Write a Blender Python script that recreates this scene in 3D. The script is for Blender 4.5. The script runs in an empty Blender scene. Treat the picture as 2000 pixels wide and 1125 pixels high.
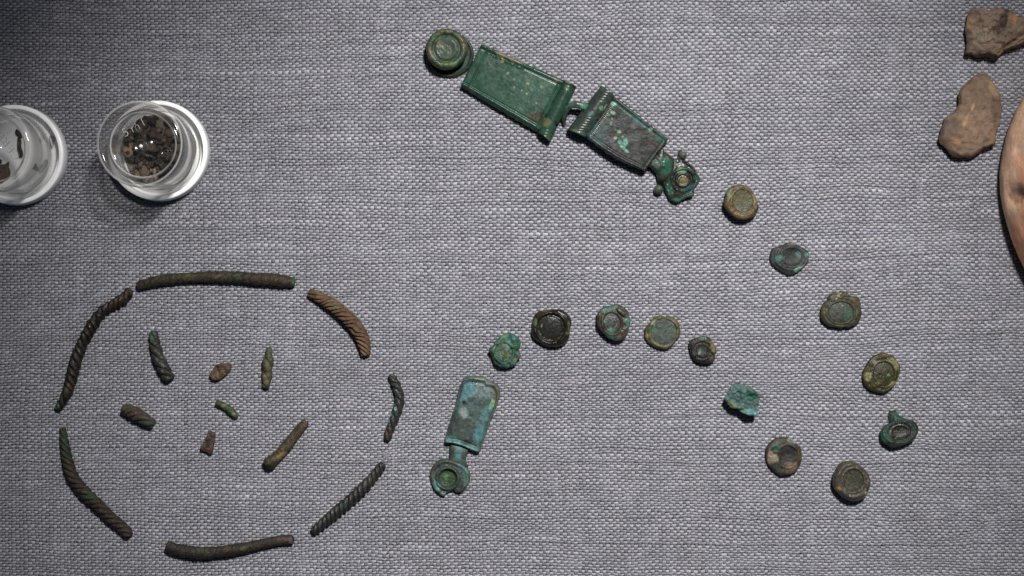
import bpy, math, random
import numpy as np
from mathutils import Vector, Matrix
random.seed(7); RNG = np.random.default_rng(7)
PI = math.pi
scene = bpy.context.scene
# scale: one Blender unit is one centimetre
scene.unit_settings.system = 'METRIC'; scene.unit_settings.scale_length = 0.01
S = 0.014          # centimetres of cloth per photograph pixel
H = 35.5           # lens height over the cloth

# ---------------------------------------------------------------- camera
cam_d = bpy.data.cameras.new('camera'); cam = bpy.data.objects.new('camera', cam_d)
scene.collection.objects.link(cam); scene.camera = cam
cam.location = (0, 0, H); cam.rotation_euler = (0, 0, 0)
cam_d.sensor_width = 36; cam_d.lens = 36 * H / (2000 * S)
cam_d.clip_start = 0.5; cam_d.clip_end = 500

# ---------------------------------------------------------------- world (dim room) and lamps
world = bpy.data.worlds.new('World'); scene.world = world; world.use_nodes = True
bg = world.node_tree.nodes['Background']
bg.inputs[0].default_value = (0.58, 0.75, 1.0, 1); bg.inputs[1].default_value = 0.075

sp = bpy.data.lights.new('desk_lamp', 'SPOT'); spo = bpy.data.objects.new('desk_lamp', sp)
scene.collection.objects.link(spo)
sp.energy = 200000; sp.color = (1.0, 0.972, 0.945); sp.shadow_soft_size = 2.4
sp.spot_size = math.radians(47); sp.spot_blend = 1.0
spo.location = (9, 22, 42)
tgt = Vector((1.9, -2.2, 0))
spo.rotation_euler = (tgt - spo.location).to_track_quat('-Z', 'Y').to_euler()
scene.view_settings.view_transform = 'Standard'; scene.view_settings.look = 'None'
scene.view_settings.exposure = 0.0; scene.view_settings.gamma = 1.0
scene.cycles.max_bounces = 10; scene.cycles.transparent_max_bounces = 24

# ---------------------------------------------------------------- noise
def _hash(ix, iy, iz, seed):
    h = (ix.astype(np.int64) * 374761393 + iy.astype(np.int64) * 668265263 + iz.astype(np.int64) * 2147483647 + seed * 974634777) & 0xffffffff
    h = ((h ^ (h >> 13)) * 1274126177) & 0xffffffff
    h = ((h ^ (h >> 16)) * 2246822519) & 0xffffffff
    h = h ^ (h >> 15)
    return (h & 0xffffff) / float(0xffffff) * 2 - 1
def vnoise(x, y, z=0.0, seed=0):
    x, y, z = np.broadcast_arrays(np.asarray(x, float), np.asarray(y, float), np.asarray(z, float))
    fx, fy, fz = np.floor(x), np.floor(y), np.floor(z)
    tx, ty, tz = x - fx, y - fy, z - fz
    tx = tx * tx * (3 - 2 * tx); ty = ty * ty * (3 - 2 * ty); tz = tz * tz * (3 - 2 * tz)
    r = 0
    for dx in (0, 1):
        for dy in (0, 1):
            for dz in (0, 1):
                w = (tx if dx else 1 - tx) * (ty if dy else 1 - ty) * (tz if dz else 1 - tz)
                r = r + w * _hash(fx + dx, fy + dy, fz + dz, seed)
    return r
def fbm(x, y, z=0.0, seed=0, oct=4, gain=0.5):
    r = 0; a = 1.0; n = 0; f = 1.0
    for o in range(oct):
        r = r + a * vnoise(np.asarray(x) * f + 7.3 * o, np.asarray(y) * f, np.asarray(z) * f, seed + o * 17); n += a; a *= gain; f *= 2.03
    return r / n
def sstep(a, b, x):
    t = np.clip((x - a) / (b - a), 0, 1); return t * t * (3 - 2 * t)
OBJ_K = 0.35
def c(r, g, b, k=None):
    k = OBJ_K if k is None else k
    lum = 0.3 * r + 0.59 * g + 0.11 * b; q = 0.16
    r, g, b = r + (lum - r) * q, g + (lum - g) * q, b + (lum - b) * q
    f = lambda v: (v / 255 / 12.92) if v / 255 <= 0.04045 else ((v / 255 + 0.055) / 1.055) ** 2.4
    return np.array([min(0.9, f(r) * k), min(0.9, f(g) * k), min(0.9, f(b) * k)])
def W(px, py, z=0.0):
    k = (H - z) / H
    return np.array([(px - 1000) * S * k, (562.5 - py) * S * k])
def crop(x0, y0, s, pts):
    return [(x0 + p[0] / s, y0 + p[1] / s) for p in pts]

# ---------------------------------------------------------------- materials
def nt(name):
    m = bpy.data.materials.new(name); m.use_nodes = True
    t = m.node_tree; b = t.nodes['Principled BSDF']
    return m, t, b
def nn(t, kind, **kw):
    n = t.nodes.new(kind)
    for k, v in kw.items():
        if isinstance(v, (int, float, tuple)) and k in n.inputs: n.inputs[k].default_value = v
        else: setattr(n, k, v)
    return n
def surface(name, accent=(0.1, 0.25, 0.2), amount=0.5, scale=14, rough=0.5, bump=0.5, spec=0.5, vary=0.6, rough_var=0.25, dirt=(0.06, 0.045, 0.03), dirt_amt=0.35, bump_dist=0.02):
    """worn surface: painted base colour attribute, accent crust in patches, dirt specks, fine relief"""
    m, t, b = nt(name); L = t.links
    at = nn(t, 'ShaderNodeAttribute'); at.attribute_name = 'Col'
    tc = nn(t, 'ShaderNodeTexCoord')
    mp = nn(t, 'ShaderNodeMapping'); L.new(tc.outputs['Object'], mp.inputs[0])
    sd = sum(ord(ch) * (i + 1) for i, ch in enumerate(name)) % 97
    mp.inputs['Location'].default_value = (sd * 1.7, sd * 0.9, sd * 0.33)
    n1 = nn(t, 'ShaderNodeTexNoise', Scale=float(scale), Detail=7.0, Roughness=0.68); L.new(mp.outputs[0], n1.inputs['Vector'])
    n2 = nn(t, 'ShaderNodeTexNoise', Scale=float(scale) * 0.45, Detail=8.0, Roughness=0.72, Distortion=0.6); L.new(mp.outputs[0], n2.inputs['Vector'])
    n3 = nn(t, 'ShaderNodeTexNoise', Scale=float(scale) * 2.6, Detail=4.0, Roughness=0.7); L.new(mp.outputs[0], n3.inputs['Vector'])
    mr = nn(t, 'ShaderNodeMapRange'); mr.inputs[1].default_value = 0.3; mr.inputs[2].default_value = 0.7
    mr.inputs[3].default_value = 1 - vary; mr.inputs[4].default_value = 1 + vary; L.new(n1.outputs[0], mr.inputs[0])
    mul = nn(t, 'ShaderNodeVectorMath'); mul.operation = 'SCALE'; L.new(at.outputs['Color'], mul.inputs[0]); L.new(mr.outputs[0], mul.inputs['Scale'])
    cr = nn(t, 'ShaderNodeMapRange'); cr.inputs[1].default_value = 0.56; cr.inputs[2].default_value = 0.66; cr.inputs[4].default_value = amount
    L.new(n2.outputs[0], cr.inputs[0])
    mx = nn(t, 'ShaderNodeMix'); mx.data_type = 'RGBA'; L.new(cr.outputs[0], mx.inputs[0]); L.new(mul.outputs[0], mx.inputs[6]); mx.inputs[7].default_value = (*accent, 1)
    dr = nn(t, 'ShaderNodeMapRange'); dr.inputs[1].default_value = 0.60; dr.inputs[2].default_value = 0.70; dr.inputs[4].default_value = dirt_amt
    L.new(n3.outputs[0], dr.inputs[0])
    mx2 = nn(t, 'ShaderNodeMix'); mx2.data_type = 'RGBA'; L.new(dr.outputs[0], mx2.inputs[0]); L.new(mx.outputs[2], mx2.inputs[6]); mx2.inputs[7].default_value = (*dirt, 1)
    L.new(mx2.outputs[2], b.inputs['Base Color'])
    rr = nn(t, 'ShaderNodeMapRange'); rr.inputs[1].default_value = 0.35; rr.inputs[2].default_value = 0.65
    rr.inputs[3].default_value = max(0.08, rough * .85 - rough_var); rr.inputs[4].default_value = min(1, rough * .85 + rough_var); L.new(n2.outputs[0], rr.inputs[0])
    L.new(rr.outputs[0], b.inputs['Roughness']); b.inputs['Specular IOR Level'].default_value = spec * .42
    ad = nn(t, 'ShaderNodeMath'); ad.operation = 'ADD'; L.new(n1.outputs[0], ad.inputs[0])
    m3 = nn(t, 'ShaderNodeMath'); m3.operation = 'MULTIPLY'; m3.inputs[1].default_value = 0.45; L.new(n3.outputs[0], m3.inputs[0]); L.new(m3.outputs[0], ad.inputs[1])
    bp = nn(t, 'ShaderNodeBump', Strength=bump, Distance=bump_dist); L.new(ad.outputs[0], bp.inputs['Height']); L.new(bp.outputs[0], b.inputs['Normal'])
    return m

# ---------------------------------------------------------------- meshes and the object tree
def link(o, parent=None):
    scene.collection.objects.link(o)
    if parent is not None: o.parent = parent
    return o
def mesh_obj(name, V, F, mat, parent=None, cols=None, smooth=True):
    me = bpy.data.meshes.new(name)
    me.from_pydata([tuple(v) for v in np.asarray(V).tolist()], [], [tuple(int(i) for i in f) for f in F])
    if cols is not None:
        a = me.color_attributes.new('Col', 'FLOAT_COLOR', 'POINT')
        d = np.ones((len(V), 4), np.float32); d[:, :3] = cols
        a.data.foreach_set('color', d.ravel())
    me.materials.append(mat)
    if smooth: me.polygons.foreach_set('use_smooth', [True] * len(me.polygons))
    me.update()
    return link(bpy.data.objects.new(name, me), parent)
def thing(name, label, cat, px, py, z=0.0, zt=0.0, group=None):
    """an Empty at the thing's base, placed for the point of the cloth below it"""
    o = link(bpy.data.objects.new(name, None)); o.empty_display_size = 0.3
    w = W(px, py, zt); o.location = (w[0], w[1], z)
    o['label'] = label; o['category'] = cat
    if group: o['group'] = group
    o['_p'] = [float(px), float(py), float(zt)]
    return o
def resample(outline, cx, cy, na, jit=0.0, seed=0):
    P = np.array(outline, float); n = len(P); dense = []
    for i in range(n):
        p0, p1, p2, p3 = P[i - 1], P[i], P[(i + 1) % n], P[(i + 2) % n]
        for t in np.linspace(0, 1, 10, endpoint=False):
            cr_ = 0.5 * ((2 * p1) + (-p0 + p2) * t + (2 * p0 - 5 * p1 + 4 * p2 - p3) * t * t + (-p0 + 3 * p1 - 3 * p2 + p3) * t ** 3)
            dense.append(0.6 * cr_ + 0.4 * (p1 * (1 - t) + p2 * t))
    D = np.array(dense) - (cx, cy)
    th = np.arctan2(D[:, 1], D[:, 0]) % (2 * PI); r = np.hypot(D[:, 0], D[:, 1])
    o = np.argsort(th); th = th[o]; r = r[o]
    T = np.arange(na) / na * 2 * PI
    R = np.interp(T, th, r, period=2 * PI)
    if jit:
        R = R * (1 + jit * fbm(np.cos(T) * 5 + 9, np.sin(T) * 5 + 9, 0, seed, 3))
    return T, R
def paint(X, Y, base, patches, seed, fuzz=0.55, fscale=0.10):
    """base colour with patches of other patina; X, Y in photograph pixels"""
    n = np.size(X); col = np.tile(np.asarray(base, float), (n, 1))
    nz = fbm(X * fscale, Y * fscale, 0, seed + 5, 4)
    big = fbm(X * fscale * 0.3, Y * fscale * 0.3, 0, seed + 55, 3)
    col = col * (1 + 0.28 * big)[:, None]
    for (x, y, rx, ry, ang, colr, st) in patches:
        a = math.radians(ang); dx = X - x; dy = Y - y
        u = (dx * math.cos(a) + dy * math.sin(a)) / rx; v = (-dx * math.sin(a) + dy * math.cos(a)) / ry
        m = (1 - sstep(0.6, 1.15, np.hypot(u, v) + fuzz * nz)) * st
        col = col * (1 - m)[:, None] + np.asarray(colr)[None, :] * m[:, None]
    return col
def relief(root, name, outline, cx, cy, hf, mat, base, patches=(), z_bot=0.0, foot=0.75, foot_z=0.0, na=96, nr=26, jit=0.02, seed=0, edge=0.06, rough_amp=0.0, smooth=True, fuzz=0.55, fscale=0.10):
    """solid body with a traced outline; hf(x, y, rho) gives its height in cm above the root"""
    T, R = resample(outline, cx, cy, na, jit, seed)
    rho = np.linspace(0, 1, nr + 1)[1:]; rho = 1 - (1 - rho) ** 1.15
    rr, tt = np.meshgrid(rho, T, indexing='ij')
    X = cx + rr * R[None, :] * np.cos(tt); Y = cy + rr * R[None, :] * np.sin(tt)
    X = np.concatenate([[cx], X.ravel()]); Y = np.concatenate([[cy], Y.ravel()]); RH = np.concatenate([[0.0], rr.ravel()])
    h = hf(X, Y, RH)
    if rough_amp: h = h + rough_amp * fbm(X * 0.16, Y * 0.16, 0, seed + 3, 5, 0.6)
    ed = 1 - np.clip((RH - (1 - edge)) / edge, 0, 1) ** 2 * 0.7
    h = z_bot + (h - z_bot) * ed
    px, py, zt = root['_p']; k = S * (H - zt) / H
    V = np.stack([(X - px) * k, -(Y - py) * k, h], 1)
    n_top = len(V)
    ox = cx + R * np.cos(T); oy = cy + R * np.sin(T)
    def ring(sc, z):
        return np.stack([(cx + (ox - cx) * sc - px) * k, -(cy + (oy - cy) * sc - py) * k, np.full(na, z)], 1)
    V = np.concatenate([V, ring(0.985, z_bot), ring(foot, foot_z), [[(cx - px) * k, -(cy - py) * k, foot_z]]])
    F = []
    for j in range(na):
        F.append((0, 1 + (j + 1) % na, 1 + j))
    for i in range(nr - 1):
        a = 1 + i * na; b_ = a + na
        for j in range(na):
            j2 = (j + 1) % na; F.append((a + j, a + j2, b_ + j2, b_ + j))
    a = 1 + (nr - 1) * na
    for lvl in range(2):
        b_ = n_top + lvl * na
        for j in range(na):
            j2 = (j + 1) % na; F.append((a + j, a + j2, b_ + j2, b_ + j))
        a = b_
    last = len(V) - 1
    for j in range(na): F.append((a + j, a + (j + 1) % na, last))
    PX = V[:, 0] / k + px; PY = -V[:, 1] / k + py
    cols = paint(PX, PY, base, patches, seed, fuzz, fscale)
    return mesh_obj(name, V, F, mat, root, cols, smooth)
def quad(root, name, C, hf, mat, base, patches=(), z_bot=0.02, nu=90, nv=44, seed=0, warp=None, jit=0.0):
    """solid plate over four traced corners TL TR BR BL; hf(u, v, X, Y) gives the height"""
    u = np.linspace(0, 1, nu + 1); v = np.linspace(0, 1, nv + 1)
    U, Vv = np.meshgrid(u, v, indexing='ij'); U = U.ravel(); Vv = Vv.ravel()
    C = np.array(C, float)
    P = (C[0][None] * ((1 - U) * (1 - Vv))[:, None] + C[1][None] * (U * (1 - Vv))[:, None] + C[2][None] * (U * Vv)[:, None] + C[3][None] * ((1 - U) * Vv)[:, None])
    if warp is not None: P = P + warp(U, Vv)
    X, Y = P[:, 0], P[:, 1]
    if jit:
        eb = np.maximum(np.exp(-np.minimum(Vv, 1 - Vv) * 30), np.exp(-np.minimum(U, 1 - U) * 30))
        X = X + jit * eb * fbm(X * .12, Y * .12, 0, seed + 71, 3); Y = Y + jit * eb * fbm(X * .12, Y * .12, 3.3, seed + 72, 3)
    h = hf(U, Vv, X, Y)
    px, py, zt = root['_p']; k = S * (H - zt) / H
    top = np.stack([(X - px) * k, -(Y - py) * k, h], 1)
    idx = np.arange((nu + 1) * (nv + 1)).reshape(nu + 1, nv + 1)
    F = []
    for i in range(nu):
        for j in range(nv):
            F.append((idx[i, j], idx[i, j + 1], idx[i + 1, j + 1], idx[i + 1, j]))
    loop = list(idx[:, 0]) + list(idx[-1, 1:]) + list(idx[-2::-1, -1]) + list(idx[0, -2:0:-1])
    m = len(loop); lo = np.array(loop)
    b = top[lo].copy(); mid = b.copy(); mid[:, 2] = b[:, 2] * 0.5 + z_bot * 0.5
    b[:, 2] = z_bot
    n0 = len(top); Vx = np.concatenate([top, mid, b])
    for q in range(m):
        q2 = (q + 1) % m
        F.append((loop[q], loop[q2], n0 + q2, n0 + q)); F.append((n0 + q, n0 + q2, n0 + m + q2, n0 + m + q))
    F.append(tuple(n0 + m + q for q in range(m)))
    cols = paint(Vx[:, 0] / k + px, -Vx[:, 1] / k + py, base, patches, seed)
    return mesh_obj(name, Vx, F, mat, root, cols, True)
def spline(pts, n):
    P = np.array(pts, float); m = len(P)
    Q = np.concatenate([[2 * P[0] - P[1]], P, [2 * P[-1] - P[-2]]]); out = []
    for i in range(m - 1):
        p0, p1, p2, p3 = Q[i:i + 4]
        for t in np.linspace(0, 1, 24, endpoint=False):
            out.append(0.5 * ((2 * p1) + (-p0 + p2) * t + (2 * p0 - 5 * p1 + 4 * p2 - p3) * t * t + (-p0 + 3 * p1 - 3 * p2 + p3) * t ** 3))
    out.append(P[-1]); D = np.array(out)
    s = np.concatenate([[0], np.cumsum(np.hypot(*np.diff(D, axis=0)[:, :2].T))])
    t = np.linspace(0, s[-1], n)
    return np.stack([np.interp(t, s, D[:, q]) for q in range(D.shape[1])], 1), s[-1]
def rope(root, name, line, rad, mat, base, patches=(), strands=3, pitch=34, depth=0.30, hand=1, seed=0, rough_amp=0.19, flat=0.9, nc=48, z0=0.03, step=1.1, lift=None, taper=(0.7, 0.7), fscale=0.12):
    """twisted wire: line and radius in photograph pixels; pitch = length of a full turn"""
    depth *= 1.15
    _, Ltot = spline(line, 10); n = max(24, int(Ltot / step))
    P, Ltot = spline(line, n)
    s = np.linspace(0, Ltot, n)
    r = np.interp(s / Ltot, np.linspace(0, 1, len(rad)), rad) if hasattr(rad, '__len__') else np.full(n, float(rad))
    r = r * (1 + 0.07 * fbm(s * 0.06, seed * 3.1, 0, seed, 3))
    e0 = np.clip(s / (r * 0.75), 0, 1); e1 = np.clip((Ltot - s) / (r * 0.75), 0, 1)
    cap = (taper[0] + (1 - taper[0]) * np.sqrt(1 - (1 - e0) ** 2)) * (taper[1] + (1 - taper[1]) * np.sqrt(1 - (1 - e1) ** 2))
    px, py, zt = root['_p']; k = S * (H - zt) / H
    d = np.gradient(P[:, :2], axis=0); d /= np.linalg.norm(d, axis=1)[:, None]
    nx, ny = -d[:, 1], d[:, 0]
    th = np.arange(nc) / nc * 2 * PI
    SS, TH = np.meshgrid(s, th, indexing='ij')
    ph = 2 * PI * SS / pitch * hand + 1.3 * fbm(SS * 0.03, 0.5, 0, seed + 9, 2)
    lobe = np.abs(np.cos((TH * strands - ph * strands) / 2)) ** 0.65
    R = r[:, None] * cap[:, None] * (1 - depth + depth * lobe)
    R = R * (1 + rough_amp * fbm(SS * 0.22, np.cos(TH) * 1.8 + 5, np.sin(TH) * 1.8 + 5, seed + 4, 4, 0.6))
    off = R * np.cos(TH); up = R * np.sin(TH) * flat
    X = P[:, 0][:, None] + nx[:, None] * off; Y = P[:, 1][:, None] + ny[:, None] * off
    Z = z0 + (r[:, None] * flat * 0.9 + up) * k
    if lift is not None: Z = Z + np.interp(s / Ltot, np.linspace(0, 1, len(lift)), lift)[:, None]
    V = np.stack([(X - px) * k, -(Y - py) * k, np.maximum(Z, z0 - 0.02)], -1).reshape(-1, 3)
    F = []
    for i in range(n - 1):
        for j in range(nc):
            j2 = (j + 1) % nc; F.append((i * nc + j, i * nc + j2, (i + 1) * nc + j2, (i + 1) * nc + j))
    m0 = len(V); V = np.concatenate([V, [V[:nc].mean(0)], [V[-nc:].mean(0)]])
    for j in range(nc):
        F.append((m0, (j + 1) % nc, j)); F.append((m0 + 1, (n - 1) * nc + j, (n - 1) * nc + (j + 1) % nc))
    PX = V[:, 0] / k + px; PY = -V[:, 1] / k + py
    cols = paint(PX, PY, base, patches, seed, 0.6, fscale)
    return mesh_obj(name, V, F, mat, root, cols, True)

# ================================================================ the cloth
def cloth():
    px_, py_ = 6.9 * S, 5.45 * S
    x0, x1, y0, y1 = -15.6, 16.8, -9.3, 9.3
    nw = int((x1 - x0) / px_); nf = int((y1 - y0) / py_)
    ii = np.arange(nw); jj = np.arange(nf)
    def warpfield(x, y):
        dx = 0.16 * fbm(x * 0.10, y * 0.22, 0, 11, 2) + 0.045 * fbm(x * 1.1, y * 0.35, 0, 12, 2)
        dy = 0.24 * fbm(x * 0.07, y * 0.12, 0, 21, 2) + 0.070 * fbm(x * 0.45, y * 1.3, 0, 22, 2)
        dy = dy + 0.012 * np.clip(x, 0, 20) * (0.6 + 0.05 * y) + 0.022 * fbm(x * 3.1, y * 5.5, 0, 23, 2)
        dx = dx + 0.020 * fbm(x * 5.5, y * 3.1, 0, 13, 2)
        return x + dx, y + dy
    warp_shaded = c(90, 90, 98, 1.0); weftc = c(132, 132, 139, 1.0)  # one linen colour; warp darkened to paint in the shade on its bumps
    Vs, Fs, Cs = [], [], []; base_i = 0
    for kind in (0, 1):
        N = nw if kind == 0 else nf; M = nf if kind == 0 else nw
        pit = px_ if kind == 0 else py_; opit = py_ if kind == 0 else px_
        ns = 3 if kind == 0 else 2                     # samples along a thread per crossing
        tj = np.arange(ns * (M - 1) + 1) / ns
        q = tj * 2.0
        A = (0.40 if kind == 0 else 0.28) * pit
        I = np.arange(N)
        thick = 1 + 0.09 * RNG.standard_normal(N); thick = np.clip(thick, 0.78, 1.3)
        lat = np.clip(0.06 * RNG.standard_normal(N), -0.12, 0.12) * pit
        GI, GQ = np.meshgrid(I, q, indexing='ij')
        wv = thick[:, None] * (1 + 0.24 * fbm(GQ * 0.12, GI * 3.7, 0, 31 + kind, 3) + 0.14 * vnoise(GQ * 0.5, GI * 5.1, 0, 35 + kind))
        slub = np.zeros_like(wv)
        for _ in range(130):
            a = RNG.integers(0, N); bq = RNG.integers(0, 2 * M - 1); ln = float(RNG.uniform(4, 12) if RNG.random() < 0.75 else RNG.uniform(25, 70)); st = float(RNG.uniform(.35, 1.0))
            if ln > 20: st *= .5
            slub[a] = np.maximum(slub[a], st * np.exp(-((q - bq) / ln) ** 2))
        if kind == 1:                                   # the long thick picks the photograph shows
            for (sx, sy, ln, st) in ((480, 137, 60, .9), (800, 95, 30, .8), (520, 265, 80, .7), (720, 268, 50, .6), (1130, 595, 60, .6), (600, 100, 40, .4)):
                a = int(((562.5 - sy) * S - y0) / py_); bq = 2 * ((sx - 1000) * S - x0) / px_
                if 0 <= a < N: slub[a] = np.maximum(slub[a], st * np.exp(-((q - bq) / ln) ** 2))
        wv = wv * (1 + 0.42 * slub)
        sgn = np.cos(PI * (tj[None, :] + I[:, None])) * (1 if kind == 0 else -1)   # +1 over, -1 under, 0 between
        zc = A * sgn * (1 + 0.2 * vnoise(GQ * 0.9, GI * 1.9, 0, 41 + kind)) + (0.006 * slub)
        if kind == 0: gx = x0 + I[:, None] * px_ + lat[:, None] + 0 * tj; gy = y0 + tj[None, :] * py_ + 0 * I[:, None]
        else: gy = y0 + I[:, None] * py_ + lat[:, None] + 0 * tj; gx = x0 + tj[None, :] * px_ + 0 * I[:, None]
        side = 0.15 * pit * vnoise(GQ * 0.7, GI * 2.3, 0, 51 + kind)
        width = (0.47 if kind == 0 else 0.44) * pit * wv * (1 + (0.06 if kind == 0 else 0.12) * sgn)
        t_ = (0.30 if kind == 0 else 0.26) * pit * np.sqrt(wv)
        ring = []
        for (o, h) in ((-1.0, -0.9), (-0.50, 0.72), (0.50, 0.72), (1.0, -0.9)):
            ox = side + o * width
            if kind == 0: X, Y = warpfield(gx + ox, gy)
            else: X, Y = warpfield(gx, gy + ox)
            ring.append(np.stack([X, Y, zc + h * t_], -1))
        V = np.stack(ring, 2)                            # N, 2M-1, 4, 3
        n1, n2 = V.shape[:2]
        idx = base_i + np.arange(n1 * n2 * 4).reshape(n1, n2, 4)
        a = idx[:, :-1, :-1]; b = idx[:, :-1, 1:]; c2 = idx[:, 1:, 1:]; d = idx[:, 1:, :-1]
        F = np.stack([a, b, c2, d], -1).reshape(-1, 4) if kind == 1 else np.stack([a, d, c2, b], -1).reshape(-1, 4)
        F = F[:, ::-1]
        tone = 1 + 0.05 * RNG.standard_normal(N)[:, None] + 0.24 * fbm(GQ * 0.10, GI * 2.2, 0, 61 + kind, 3) + 0.20 * vnoise(GQ * 0.8, GI * 3.3, 0, 66) + (0.32 if kind else 0.6) * slub
        patch = fbm(gx * .9, gy * .9, 0, 81, 4)
        tone = tone * (1 + (0.14 if kind == 0 else 0.06) * patch) + (0.35 if kind == 0 else 0.1) * np.clip(fbm(gx * 2.6, gy * 3.2, 0, 83, 3) - .14, 0, 1) * 2
        tone = np.clip(tone, 0.45, 2.2)
        hue = fbm(GQ * 0.04, GI * 1.7, 0, 71 + kind, 2)
        bc = warp_shaded if kind == 0 else weftc
        C = bc[None, None, :] * tone[:, :, None] * (1 + np.stack([0.035 * hue, 0.0 * hue, -0.035 * hue], -1))
        C = np.repeat(C[:, :, None, :], 4, 2)
        Vs.append(V.reshape(-1, 3)); Fs.append(F); Cs.append(C.reshape(-1, 3)); base_i += n1 * n2 * 4
    V = np.concatenate(Vs).astype(np.float32); F = np.concatenate(Fs).astype(np.int32); C = np.concatenate(Cs)
    me = bpy.data.meshes.new('woven_threads')
    me.vertices.add(len(V)); me.vertices.foreach_set('co', V.ravel())
    me.loops.add(F.size); me.loops.foreach_set('vertex_index', F.ravel())
    me.polygons.add(len(F)); me.polygons.foreach_set('loop_start', np.arange(0, F.size, 4, dtype=np.int32))
    me.polygons.foreach_set('use_smooth', np.ones(len(F), bool))
    me.update(calc_edges=True)
    at = me.color_attributes.new('Col', 'FLOAT_COLOR', 'POINT'); d = np.ones((len(V), 4), np.float32); d[:, :3] = C
    at.data.foreach_set('color', d.ravel())
    m, t, b = nt('linen_thread'); L = t.links
    a_ = nn(t, 'ShaderNodeAttribute'); a_.attribute_name = 'Col'
    tc = nn(t, 'ShaderNodeTexCoord')
    n1 = nn(t, 'ShaderNodeTexNoise', Scale=36.0, Detail=4.0, Roughness=0.75); L.new(tc.outputs['Object'], n1.inputs['Vector'])
    mr = nn(t, 'ShaderNodeMapRange'); mr.inputs[1].default_value = .3; mr.inputs[2].default_value = .7; mr.inputs[3].default_value = .78; mr.inputs[4].default_value = 1.22; L.new(n1.outputs[0], mr.inputs[0])
    sc = nn(t, 'ShaderNodeVectorMath'); sc.operation = 'SCALE'; L.new(a_.outputs['Color'], sc.inputs[0]); L.new(mr.outputs[0], sc.inputs['Scale'])
    L.new(sc.outputs[0], b.inputs['Base Color']); b.inputs['Roughness'].default_value = 0.55; b.inputs['Specular IOR Level'].default_value = 0.5
    b.inputs['Sheen Weight'].default_value = 0.12
    bp = nn(t, 'ShaderNodeBump', Strength=0.6, Distance=0.012); L.new(n1.outputs[0], bp.inputs['Height']); L.new(bp.outputs[0], b.inputs['Normal'])
    me.materials.append(m)
    # the sheet under and beyond the finely built threads: the same linen seen as a surface
    m2, t, b = nt('linen_sheet'); L = t.links
    tc = nn(t, 'ShaderNodeTexCoord')
    wv1 = nn(t, 'ShaderNodeTexWave', Scale=1 / (px_ * 2 * PI / 2) * 1.0, Distortion=1.0, Detail=2.0); wv1.bands_direction = 'X'
    wv2 = nn(t, 'ShaderNodeTexWave', Scale=1 / (py_ * 2 * PI / 2) * 1.0, Distortion=1.0, Detail=2.0); wv2.bands_direction = 'Y'
    L.new(tc.outputs['Object'], wv1.inputs[0]); L.new(tc.outputs['Object'], wv2.inputs[0])
    mm = nn(t, 'ShaderNodeMath'); mm.operation = 'ADD'; L.new(wv1.outputs[1], mm.inputs[0]); L.new(wv2.outputs[1], mm.inputs[1])
    rp = nn(t, 'ShaderNodeMapRange'); rp.inputs[2].default_value = 2.0; rp.inputs[3].default_value = .05; rp.inputs[4].default_value = .24; L.new(mm.outputs[0], rp.inputs[0])
    cb = nn(t, 'ShaderNodeCombineColor'); 
    for q in range(3): L.new(rp.outputs[0], cb.inputs[q])
    L.new(cb.outputs[0], b.inputs['Base Color']); b.inputs['Roughness'].default_value = .8
    bp = nn(t, 'ShaderNodeBump', Strength=.7, Distance=.03); L.new(mm.outputs[0], bp.inputs['Height']); L.new(bp.outputs[0], b.inputs['Normal'])
    sh = mesh_obj('linen_cloth', [(-70, -60, 0), (70, -60, 0), (70, 60, 0), (-70, 60, 0)], [(0, 1, 2, 3)], m2, None, None, False)
    sh.location.z = -0.075; sh['kind'] = 'structure'
    sh['label'] = 'grey coarse linen cloth with plain weave under all the finds'
    th_ = link(bpy.data.objects.new('woven_threads', me), sh); th_.location.z = 0.075; th_['kind'] = 'stuff'
cloth()
ZC = 0.035     # height of the thread crests

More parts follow.
